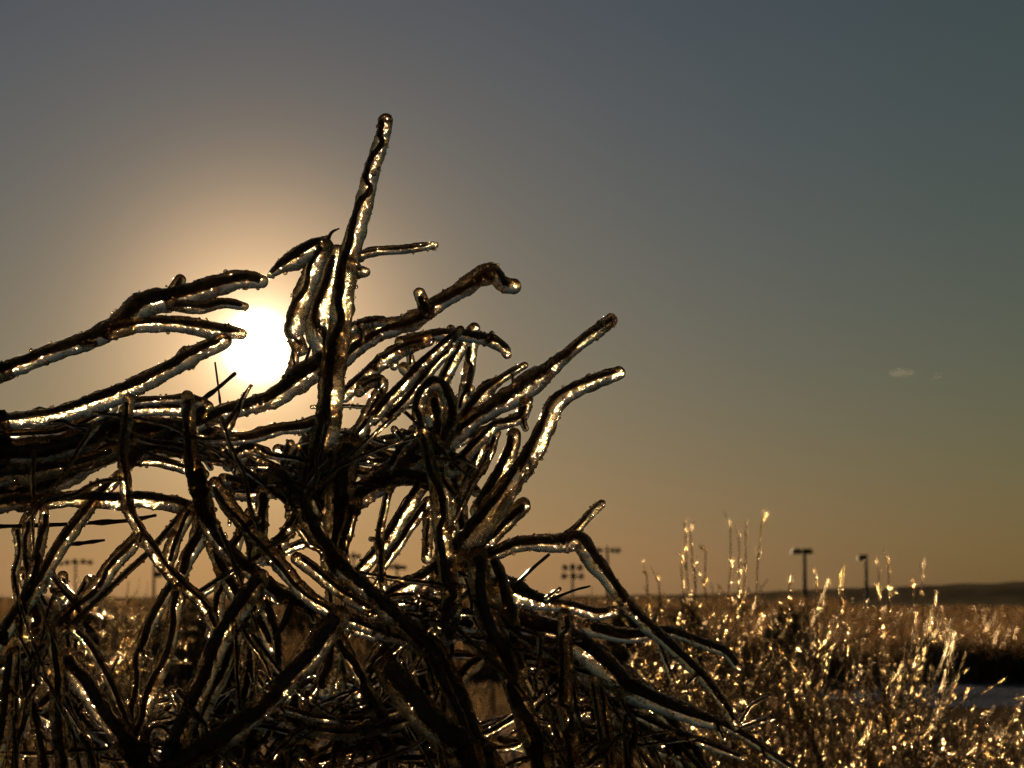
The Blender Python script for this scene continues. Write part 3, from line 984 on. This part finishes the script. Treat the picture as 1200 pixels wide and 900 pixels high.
branch('stem at the bottom below the low level branch', [(405, 862), (398, 880), (392, 908)], [14, 15, 16], [2.45, 2.44], extend='down')
branch('stem at the bottom left of the low level branch', [(300, 850), (296, 875), (288, 908)], [18, 18, 18], [2.47, 2.46], extend='down')
branch('leaning stem at the bottom under the blazing branch', [(372, 818), (356, 850), (346, 880), (338, 908)], [14, 15, 15, 15], [2.5, 2.5], extend='down')
branch('stem at the bottom just left of the massive black branch', [(440, 840), (446, 868), (450, 908)], [20, 20, 20], [2.5, 2.48], extend='down')
branch('dark crossing branch in the left middle under the upright', [(250, 640), (262, 672), (278, 700), (300, 725), (318, 760)], [18, 18, 18, 17, 15], [2.52, 2.52])
branch('icy stem hanging in the gap right of the knot', [(262, 668), (258, 695), (254, 722), (246, 745)], [15, 14, 14, 13], [2.54, 2.52])
branch('glinting stem left of the leaning black branch', [(296, 742), (292, 780), (286, 815), (282, 850)], [13, 13, 14, 15], [2.52, 2.52])

# ---- branches buried deep in the tangle
BODY = [(0, 505), (140, 478), (230, 490), (360, 445), (430, 425), (530, 430), (590, 490), (590, 560), (545, 650), (600, 700), (700, 745), (780, 830), (850, 862), (850, 905), (0, 905)]
GAPS = [(150, 552, 220, 580), (98, 596, 150, 640), (160, 600, 200, 640), (105, 640, 200, 775), (203, 606, 224, 655), (232, 632, 252, 672), (255, 335, 345, 465),
        (262, 622, 276, 642), (316, 596, 332, 624), (405, 590, 447, 665), (452, 572, 500, 655), (270, 484, 348, 506), (334, 655, 366, 700),
        (318, 702, 368, 775), (412, 745, 442, 785), (175, 720, 245, 800), (120, 775, 160, 830), (530, 780, 590, 800), (55, 605, 70, 650), (600, 650, 700, 700),
        (420, 430, 440, 440), (415, 470, 425, 490), (8, 625, 28, 640), (590, 560, 640, 720), (530, 815, 600, 835)]


def inside(x, y, poly):
    c = False
    j = len(poly) - 1
    for i in range(len(poly)):
        xi, yi = poly[i]; xj, yj = poly[j]
        if (yi > y) != (yj > y) and x < (xj - xi) * (y - yi) / (yj - yi) + xi:
            c = not c
        j = i
    return c


made = 0
for _ in range(16000):
    if made >= 120:
        break
    x, y = rng.uniform(0, 850), rng.uniform(430, 900)
    a = rng.choice([rng.gauss(1.57, 0.35), rng.gauss(-0.75, 0.35), rng.gauss(0.85, 0.35), rng.gauss(0.05, 0.25)])
    L = rng.uniform(70, 190)
    w = rng.uniform(10, 24)
    bend = rng.uniform(-0.5, 0.5)
    pts, ok = [], True
    for k in range(6):
        t = k / 5
        px = x + math.cos(a + bend * t) * L * t
        py = y + math.sin(a + bend * t) * L * t
        if not inside(px, py, BODY):
            ok = False
            break
        for (gx0, gy0, gx1, gy1) in GAPS:
            if gx0 - w / 2 - 2 < px < gx1 + w / 2 + 2 and gy0 - w / 2 - 2 < py < gy1 + w / 2 + 2:
                ok = False
        pts.append((px, py))
    if not ok:
        continue
    made += 1
    d = rng.uniform(2.56, 2.85)
    low = pts[-1][1] > 868
    branch(beside('half hidden branch', pts), pts, [w * 0.9, w, w, w * 0.85], [d, d + rng.uniform(-0.08, 0.1)],
           extend='down' if low else None, group='branches buried in the tangle of the pile')


# thin straight twigs woven through the tangle
made = 0
for _ in range(16000):
    if made >= 170:
        break
    x, y = rng.uniform(0, 860), rng.uniform(470, 900)
    a = rng.choice([rng.gauss(1.35, 0.3), rng.gauss(1.85, 0.3), rng.gauss(-0.7, 0.3), rng.gauss(0.7, 0.3), rng.gauss(0.1, 0.2)])
    L = rng.uniform(50, 170)
    w = rng.uniform(4, 9.5)
    pts, hit = [], 0
    for k in range(5):
        px, py = x + math.cos(a) * L * k / 4, y + math.sin(a) * L * k / 4
        if not inside(px, py, BODY):
            hit = 9
            break
        for (gx0, gy0, gx1, gy1) in GAPS:
            if gx0 - 4 < px < gx1 + 4 and gy0 - 4 < py < gy1 + 4:
                hit += 1
        pts.append((px + rng.gauss(0, 2), py + rng.gauss(0, 2)))
    if hit > 0:
        continue
    made += 1
    d = rng.uniform(2.40, 2.62)
    branch(beside('thin iced twig', pts), pts, [w, w, w * 0.9, w * 0.7], [d, d + rng.uniform(-0.06, 0.06)],
           extend='down' if pts[-1][1] > 872 else None, group='thin twigs woven into the tangle of the pile', name='iced_twig')
# ------------------------------------------------------------------ iced shrubs behind the pile

def thin_tubes(lines, sides):
    """many thin tapering tubes as one mesh; lines: list of (points (n,3), radii (n))"""
    VV, FF, off = [], [], 0
    th = np.arange(sides) * 2 * math.pi / sides
    for P, R in lines:
        P = np.asarray(P); R = np.asarray(R)
        T = np.gradient(P, axis=0)
        T /= np.linalg.norm(T, axis=1)[:, None] + 1e-12
        ref = np.array([0.31, 0.87, 0.39])
        U = np.cross(T, ref); U /= np.linalg.norm(U, axis=1)[:, None] + 1e-9
        W = np.cross(T, U)
        D = U[:, None, :] * np.cos(th)[None, :, None] + W[:, None, :] * np.sin(th)[None, :, None]
        V = (P[:, None, :] + D * R[:, None, None]).reshape(-1, 3)
        idx = np.arange(len(P) * sides).reshape(len(P), sides) + off
        a, b = idx[:-1], idx[1:]
        FF.append(np.stack([a, np.roll(a, -1, 1), np.roll(b, -1, 1), b], -1).reshape(-1, 4))
        VV.append(V)
        off += len(V)
    return np.vstack(VV), np.vstack(FF)


def grow(r, start, direc, length, rad, n, curl):
    """a wandering polyline"""
    P = [np.array(start, float)]
    d = np.array(direc, float); d /= np.linalg.norm(d)
    for i in range(n):
        d = d + r.normal(0, curl, 3) + np.array([0, 0, 0.04])
        d /= np.linalg.norm(d)
        P.append(P[-1] + d * length / n)
    return np.array(P), np.linspace(rad, rad * 0.45, n + 1)


def iced_shrub(label, base, height, spread, seed, stems=9, twigs=8, lets=3, bead=0.0038, beads=1250, ice=0.0007, wands=(), group='iced shrubs behind the pile', name='iced_shrub'):
    r = np.random.default_rng(seed)
    thing = empty(name, base)
    tag(thing, label, 'shrub', group)
    fine, mains = [], []
    for s in range(stems):
        a = r.uniform(0, 2 * math.pi)
        lean = r.uniform(0.05, 1.0)
        d = np.array([math.cos(a) * spread / height * lean, math.sin(a) * spread / height * lean, 1.0])
        P, R = grow(r, np.array(base) + np.array([math.cos(a), math.sin(a), 0]) * 0.06, d, height * r.uniform(0.75, 1.08), r.uniform(0.005, 0.008), 9, 0.09)
        mains.append((P, R))
        for t in range(twigs):
            i = int(r.integers(3, 9))
            f = r.random()
            st = P[i] * (1 - f) + P[i - 1] * f
            dd = P[i] - P[i - 1]
            dd = dd / np.linalg.norm(dd) + r.normal(0, 0.65, 3) * np.array([1, 1, 0.6])
            P2, R2 = grow(r, st, dd, height * r.uniform(0.16, 0.42), 0.0030, 6, 0.14)
            fine.append((P2, R2))
            for u in range(lets):
                k = int(r.integers(1, 6))
                d3 = P2[k] - P2[k - 1]
                d3 = d3 / np.linalg.norm(d3) + r.normal(0, 0.6, 3)
                fine.append(grow(r, P2[k], d3, height * r.uniform(0.05, 0.16), 0.0018, 4, 0.15))
    for wx, wy in wands:
        d_ = base[1]
        tip = np.array(at(wx, wy, d_ + r.uniform(-0.2, 0.2)))
        st = np.array([base[0] + (tip[0] - base[0]) * 0.55, base[1], 0.0])
        t_ = np.linspace(0, 1, 10)[:, None]
        P = st + (tip - st) * t_ + np.column_stack([0.03 * np.sin(t_[:, 0] * 5 + r.uniform(0, 6)), np.zeros(10), np.zeros(10)]) * (1 - t_)
        P[1:-1] += r.normal(0, 0.008, (8, 3))
        mains.append((P, np.linspace(0.0032, 0.0014, 10)))
        for i in range(5, 10):
            for _ in range(2):
                fine.append(grow(r, P[i], (P[i] - P[i - 1]) / np.linalg.norm(P[i] - P[i - 1]) + r.normal(0, 0.4, 3), r.uniform(0.02, 0.09), 0.0016, 4, 0.1))
            fine.append((P[i - 1:i + 1], np.array([0.0022, 0.0022])))
    for P, R in mains:
        v, f = thin_tubes([(P, R)], 6)
        st = link_mesh('stem', v, f, TWIG, thing, loc=Vector(P[0]))
        v, f = thin_tubes([(P, R + ice * 1.3)], 8)
        link_mesh('ice_coat', v, f, ICE_FAR, st, loc=Vector(P[0]))
    v, f = thin_tubes(fine, 4)
    tag(link_mesh('twigs', v, f, TWIG, thing, loc=base), kind='stuff')
    wob = []
    for P, R in fine:
        q = smooth_line(P, 3)
        rr = np.interp(np.linspace(0, 1, len(q)), np.linspace(0, 1, len(R)), R)
        wob.append((q, rr + ice * (0.45 + 0.75 * r.random(len(q)))))
    v, f = thin_tubes(wob, 6)
    tag(link_mesh('twig_ice', v, f, ICE_FAR, thing, loc=base), kind='stuff')
    if beads:
        C, RB = [], []
        for P, R in mains[stems:]:
            for i in range(11):
                t_ = 9 * (1 - r.random() ** 1.5 * 0.55)
                k = min(8, int(t_)); f = t_ - k
                C.append(P[k] * (1 - f) + P[k + 1] * f + r.normal(0, 0.002, 3))
                RB.append(bead * r.uniform(0.4, 0.9))
        for _ in range(beads):
            P, R = fine[int(r.integers(len(fine)))]
            k = int(r.integers(1, len(P))); f = r.random()
            C.append(P[k] * f + P[k - 1] * (1 - f) + np.array([0, 0, -0.001]))
            RB.append(bead * r.uniform(0.6, 1.4))
        v, f = bead_mesh(np.array(C), np.array(RB), r)
        tag(link_mesh('frozen_drops', v, f, ICE_FAR, thing, loc=base), kind='stuff')
    return thing


def smooth_line(P, k):
    n = len(P)
    return np.column_stack([np.interp(np.linspace(0, n - 1, (n - 1) * k + 1), np.arange(n), P[:, j]) for j in range(3)])


def foot(x, d):
    """ground point under picture column x, d metres ahead"""
    p = at(x, HORIZON, d)
    return Vector((p.x, p.y, -0.01))


iced_shrub('sparkling iced shrub just right of the pile, its crown behind the bending arm', foot(770, 8.6), 1.02, 0.55, 21, stems=10, wands=[(758, 674), (772, 682)])
iced_shrub('sparkling iced shrub with the tallest wands, second right of the pile', foot(850, 9.4), 1.10, 0.55, 22, stems=10,
           wands=[(803, 622), (809, 627), (827, 645), (856, 617), (866, 634), (893, 614), (874, 625), (798, 664)])
iced_shrub('sparkling iced shrub under the double headed lamp pole', foot(935, 8.8), 1.05, 0.6, 23, stems=11, wands=[(925, 684), (957, 686)])
iced_shrub('sparkling iced shrub at the right end of the row', foot(1020, 9.6), 1.05, 0.5, 24, stems=9, wands=[(988, 671), (984, 680), (1041, 662), (1030, 670)])
iced_shrub('loose iced shrub with one lone upright wand, farthest right', foot(1068, 10.5), 0.98, 0.30, 25, stems=5, twigs=6, beads=700, wands=[(1080, 670), (1071, 690)])
iced_shrub('iced shrub glinting low between the pile and the row, behind the glassy post', foot(690, 8.2), 0.92, 0.5, 26, stems=9)
iced_shrub('low iced shrub at the bottom right of the picture', foot(905, 7.4), 0.74, 0.7, 27, stems=11)
iced_shrub('low iced shrub in the bottom right corner', foot(1120, 8.0), 0.62, 0.55, 28, stems=8, beads=900)
iced_shrub('iced shrub filling the space below the single headed lamp pole', foot(985, 7.9), 0.88, 0.55, 61, stems=11)
iced_shrub('dense iced shrub right behind the tip of the dark limb', foot(830, 7.0), 0.72, 0.55, 62, stems=11)
iced_shrub('low iced shrub between the lone wand and the right corner', foot(1075, 9.0), 0.72, 0.5, 63, stems=10)
iced_shrub('low iced shrub at the right edge before the snow', foot(1175, 11.0), 0.58, 0.6, 64, stems=9, beads=900)
iced_shrub('small bushy shrub in the gap left of the pile middle, out of focus', foot(135, 21), 1.22, 0.75, 29, stems=10, bead=0.0035, ice=0.002, beads=700, group='iced shrubs beyond the gaps')
iced_shrub('iced shrub seen through the lower left gap of the pile', foot(205, 12), 0.66, 0.6, 30, stems=8, group='iced shrubs beyond the gaps')
iced_shrub('iced shrub at the far left behind the pile', foot(20, 15), 0.95, 0.8, 31, stems=9, bead=0.0035, ice=0.002, group='iced shrubs beyond the gaps')
iced_shrub('low iced shrub behind the thick straight dark branch', foot(560, 7.6), 0.60, 0.55, 32, stems=9, group='iced shrubs beyond the gaps')

# ------------------------------------------------------------------ dark evergreen shrubs


def evergreen(label, base, height, width, seed):
    r = np.random.default_rng(seed)
    thing = empty('evergreen_shrub', base)
    tag(thing, label, 'shrub', 'dark round shrubs on the field')
    v, f = thin_tubes([grow(r, np.array(base), (0.1, 0, 1), height * 0.8, 0.03, 6, 0.1)], 6)
    link_mesh('trunk', v, f, TWIG, thing, loc=base)
    n = 2600
    u = r.normal(0, 1, (n, 3)); u /= np.linalg.norm(u, axis=1)[:, None]
    rad = r.random(n) ** 0.4
    lump = np.array([0.8 + 0.35 * mnoise.noise(Vector(p * 2.2) + Vector((seed, 0, 0))) for p in u])
    c = np.array(base) + np.array([0, 0, height * 0.52]) + u * (rad * lump)[:, None] * np.array([width, width, height * 0.5])
    a = r.normal(0, 1, (n, 3)); a /= np.linalg.norm(a, axis=1)[:, None]
    b = np.cross(a, r.normal(0, 1, (n, 3))); b /= np.linalg.norm(b, axis=1)[:, None]
    s = r.uniform(0.02, 0.05, (n, 1))
    V = np.stack([c - a * s, c + b * s * 0.5, c + a * s, c - b * s * 0.5], 1).reshape(-1, 3)
    F = np.arange(n * 4).reshape(n, 4)
    tag(link_mesh('foliage', V, F, DARK_SCRUB, thing, smooth=False, loc=base), kind='stuff')


evergreen('dark round shrub left of the tall wands', foot(806, 26), 1.18, 0.30, 41)
evergreen('dark round shrub below the double headed lamp pole', foot(922, 24), 1.12, 0.36, 42)
evergreen('dark low shrub in the gap left of the pile middle', foot(165, 27), 1.1, 0.5, 43)

evergreen('dark shrub on the field behind the far left uprights', foot(62, 36), 1.2, 0.55, 44)
evergreen('tall dark shrub on the field behind the sparkling slanting branch', foot(112, 30), 1.3, 0.45, 45)
evergreen('dark shrub on the field right of the plain lamp pole', foot(228, 38), 1.25, 0.6, 46)
evergreen('dark shrub on the field behind the long branch running down right', foot(300, 33), 1.15, 0.5, 47)
evergreen('dark shrub on the field in the golden gap', foot(352, 44), 1.3, 0.5, 48)
evergreen('dark shrub on the field below the two floodlight poles of the central gap', foot(436, 40), 1.25, 0.6, 49)
evergreen('dark shrub on the field under the pole with two rows of lamps', foot(655, 34), 1.2, 0.5, 50)
evergreen('dark shrub on the field under the pole with one row of lamps', foot(735, 30), 1.2, 0.4, 51)

# ------------------------------------------------------------------ grass and scrub: what nobody could count


def stalks(name, label, base, height, width, lean, material, r, bend=0.35):
    n = len(base)
    h = height[:, None]
    a = r.uniform(0, 2 * math.pi, n)
    side = np.column_stack([np.cos(a), np.sin(a), np.zeros(n)]) * width[:, None]
    tip = r.normal(0, lean, (n, 3)) * h
    tip[:, 2] = 0
    P0 = base
    P1 = base + np.array([0, 0, 1]) * h * 0.55 + tip * 0.3
    P2 = base + np.array([0, 0, 1]) * h * (1 - bend * r.random((n, 1))) + tip
    V = np.stack([P0 - side, P0 + side, P1 + side * 0.8, P1 - side * 0.8, P2 + side * 0.25, P2 - side * 0.25], 1).reshape(-1, 3)
    i = np.arange(n)[:, None] * 6
    F = np.vstack([i + np.array([0, 1, 2, 3]), i + np.array([3, 2, 4, 5])])
    o = link_mesh(name, V, F, material, smooth=False)
    tag(o, label, name.replace('_', ' '), kind='stuff')
    return o


r = np.random.default_rng(51)
n = 46000
gy_ = 5.0 * (28 / 5.0) ** r.random(n)
gx_ = (r.random(n) * 0.95 - 0.55) * gy_
clump = np.array([mnoise.noise(Vector((x * 0.9, y * 0.9, 0))) for x, y in zip(gx_, gy_)])
keep = (clump > -0.18 - 0.3 * r.random(n)) & ~((gx_ / gy_ > 0.12) & (gy_ > 19))
keep &= ~((gy_ < 9) & (r.random(n) < 0.5))
gx_, gy_, clump = gx_[keep], gy_[keep], clump[keep]
m = len(gx_)
base = np.column_stack([gx_, gy_, np.full(m, -0.03)])
grass = stalks('icy_grass', 'pale icy dry grass covering the field behind the pile', base, r.uniform(0.14, 0.34, m) * (1 + 0.5 * clump), r.uniform(0.002, 0.0045, m), 0.28, GRASS, r, 0.5)
k = r.choice(m, 5200, replace=False)
cen = base[k] + np.column_stack([r.normal(0, 0.04, (len(k), 2)), r.uniform(0.08, 0.30, len(k))])
v, f = bead_mesh(cen, r.uniform(0.002, 0.0045, len(k)), r)
tag(link_mesh('frozen_drops', v, f, ICE_FAR, grass), kind='stuff')

r = np.random.default_rng(52)
B, Hh = [], []
for _ in range(1350):
    y = 34 + 95 * r.random() ** 1.4
    x = (r.random() * 0.92 - 0.52) * y
    right = x / y > 0.08
    rad = r.uniform(0.35, 1.0)
    top = r.uniform(0.55, 1.0) * (1.06 if right else 0.92)
    k = int(r.integers(45, 90))
    q = r.normal(0, rad * 0.5, (k, 2))
    B.append(np.column_stack([x + q[:, 0], y + q[:, 1], np.full(k, -0.05)]))
    Hh.append(top * np.exp(-(q ** 2).sum(1) / (rad * rad * 1.2)) * r.uniform(0.65, 1.1, k) + 0.1)
for _ in range(260):                                   # dense front edge of the belt on the right
    y = 33.5 + 4.5 * r.random()
    x = 2.2 + 13 * r.random()
    rad = r.uniform(0.3, 0.8)
    k = int(r.integers(60, 110))
    q = r.normal(0, rad * 0.5, (k, 2))
    B.append(np.column_stack([x + q[:, 0], y + q[:, 1], np.full(k, -0.05)]))
    Hh.append(r.uniform(0.3, 0.95) * np.exp(-(q ** 2).sum(1) / (rad * rad * 1.6)) * r.uniform(0.6, 1.1, k) + 0.12)
B = np.vstack(B); Hh = np.concatenate(Hh)
stalks('scrub', 'brown belt of dry scrub across the field before the hill', B, Hh, r.uniform(0.006, 0.016, len(B)), 0.25, SCRUB, r, 0.3)

# taller far thicket along the foot of the hill
B, Hh = [], []
for _ in range(800):
    y = 150 + 160 * r.random()
    x = (r.random() * 0.92 - 0.52) * y
    rad = r.uniform(1.0, 3.0)
    top = r.uniform(0.6, 1.0) * (0.85 if x / y > 0.14 else 2.1)
    k = int(r.integers(40, 70))
    q = r.normal(0, rad * 0.6, (k, 2))
    B.append(np.column_stack([x + q[:, 0], y + q[:, 1], np.full(k, -0.05)]))
    Hh.append(top * np.exp(-(q ** 2).sum(1) / (rad * rad * 1.5)) * r.uniform(0.7, 1.1, k) + 0.2)
B = np.vstack(B); Hh = np.concatenate(Hh)
stalks('thicket', 'far dim thicket along the horizon in front of the hill', B, Hh, r.uniform(0.03, 0.08, len(B)), 0.25, SCRUB, r, 0.3)

# ------------------------------------------------------------------ lamp poles on the far field


def box_verts(c, sx, sy, sz, taper=1.0):
    x, y, z = sx / 2, sy / 2, sz / 2
    return np.array(c) + np.array([(-x, -y, -z), (x, -y, -z), (x, y, -z), (-x, y, -z), (-x * taper, -y * taper, z), (x * taper, -y * taper, z), (x * taper, y * taper, z), (-x * taper, y * taper, z)])


BOX_F = np.array([(0, 3, 2, 1), (4, 5, 6, 7), (0, 1, 5, 4), (1, 2, 6, 5), (2, 3, 7, 6), (3, 0, 4, 7)])


def lamp_pole(label, x, row, dist, heads, bars=(), thick=0.16, lens_dx=0.0, group='lamp poles beyond the field'):
    """heads: (dx px, dy px, width px, height px) around the pole top; bars: (dy px, x0 px, x1 px)"""
    px = dist / FP
    base = foot(x, dist)
    topz = CAM_H + (HORIZON - row) * px
    thing = empty('lamp_pole', base)
    tag(thing, label, 'lamp pole', group)
    zs = np.linspace(0, topz, 8)
    P = np.column_stack([np.full(8, base.x), np.full(8, base.y), zs])
    R = np.linspace(thick * 1.7, thick * 1.2, 8)
    v, f = tube(P, R, zs, 10, cap=False)
    link_mesh('pole', v, f, METAL, thing, loc=base)
    for dy, x0, x1 in bars:
        v = box_verts((base.x + (x0 + x1) / 2 * px, base.y - 0.2, topz - dy * px), (x1 - x0) * px, 0.14, 0.16)
        link_mesh('crossbar', v, BOX_F, METAL, thing, smooth=False, loc=base)
    for dx, dy, w, h in heads:
        w, h = w * 1.15, h * 1.25
        c = (base.x + dx * px, base.y - 0.1, topz - dy * px)
        v = box_verts(c, w * px, max(w, h) * px * 0.7, h * px, 0.72)
        hd = link_mesh('lamp_head', v, BOX_F, HOUSING, thing, smooth=False, loc=base)
        v = box_verts((c[0] + lens_dx * px, c[1], c[2] - h * px * 0.5 - 0.03), w * px * 0.8, max(w, h) * px * 0.5, 0.14, 1.1)
        link_mesh('lens', v, BOX_F, LENS, hd, smooth=False, loc=base)
    return thing


lamp_pole('double headed lamp pole standing above the iced shrubs', 943.5, 643, 350, [(-9, 3, 12, 4.5), (4.5, 3, 9, 4.5)], [(3, -14, 8)], 0.21)
lamp_pole('single headed lamp pole before the hill', 1015.5, 650, 360, [(-5, 3.5, 9, 5)], [(3, -8, 1)], 0.2)
lamp_pole('floodlight pole with one row of four lamps right of the bending arm', 712, 640, 380, [(-14, 5, 6, 4), (-9, 5, 5, 4), (7, 5, 6, 4), (13, 5, 5, 4)], [(5, -16, 16)], 0.17)
lamp_pole('floodlight pole with two rows of three lamps', 671, 661, 430, [(-9, 4, 6, 5), (0, 3, 6, 5), (9, 4, 6, 5), (-10, 14, 6, 5), (1, 14, 6, 5), (10, 14, 6, 5)], [(5, -11, 11), (14, -11, 11)], 0.16)
lamp_pole('floodlight pole in the central gap of sky', 414, 647, 400, [(-7, 5, 5, 4), (0, 4, 5, 4), (6, 5, 5, 4)], [(5, -9, 9)], 0.16)
lamp_pole('floodlight pole right of the thin sparkling stick', 465, 660, 430, [(-9, 4, 5, 4), (-3, 4, 5, 4), (4, 5, 5, 4), (9, 5, 4, 4)], [(4, -11, 11)], 0.16)
lamp_pole('plain lamp pole in the gap beside the knot', 180, 640, 330, [(5, 33, 9, 5)], [(34, 0, 9)], 0.14)
lamp_pole('distant floodlight row at the left, under the bare twigs', 88, 655, 460, [(-18, 5, 5, 4), (-10, 4, 5, 4), (-1, 3, 6, 4), (9, 3, 6, 4), (17, 4, 5, 4)], [(5, -20, 20)], 0.15)

# ------------------------------------------------------------------ small sunlit cloud


def cloud(label, x, y, w, h, dist, dens):
    c = at(x, y, dist)
    px = dist / FP
    v, f = ico(3)
    k = np.array([1 + 0.35 * mnoise.noise(Vector(p * 1.7) + Vector((x, 0, 0))) for p in v])
    V = np.array(c) + v * k[:, None] * np.array([w * px / 2, w * px / 2, h * px / 2])
    m = bpy.data.materials.new('cloud_vapour')
    m.use_nodes = True
    n, l = m.node_tree.nodes, m.node_tree.links
    n.remove(n['Principled BSDF'])
    vol = n.new('ShaderNodeVolumePrincipled')
    vol.inputs['Color'].default_value = (1.0, 0.86, 0.70, 1)
    vol.inputs['Anisotropy'].default_value = 0.4
    vol.inputs['Density'].default_value = dens
    l.new(vol.outputs[0], n['Material Output'].inputs['Volume'])
    o = link_mesh('cloud', V, f, m, loc=c)
    tag(o, label, 'cloud')
    return o


cloud('tiny lone cloud in the empty right half of the sky', 1056, 437, 34, 9, 3500, 0.0009)
cloud('faint wisp just right of the tiny lone cloud', 1099, 440, 12, 9, 3500, 0.0008)
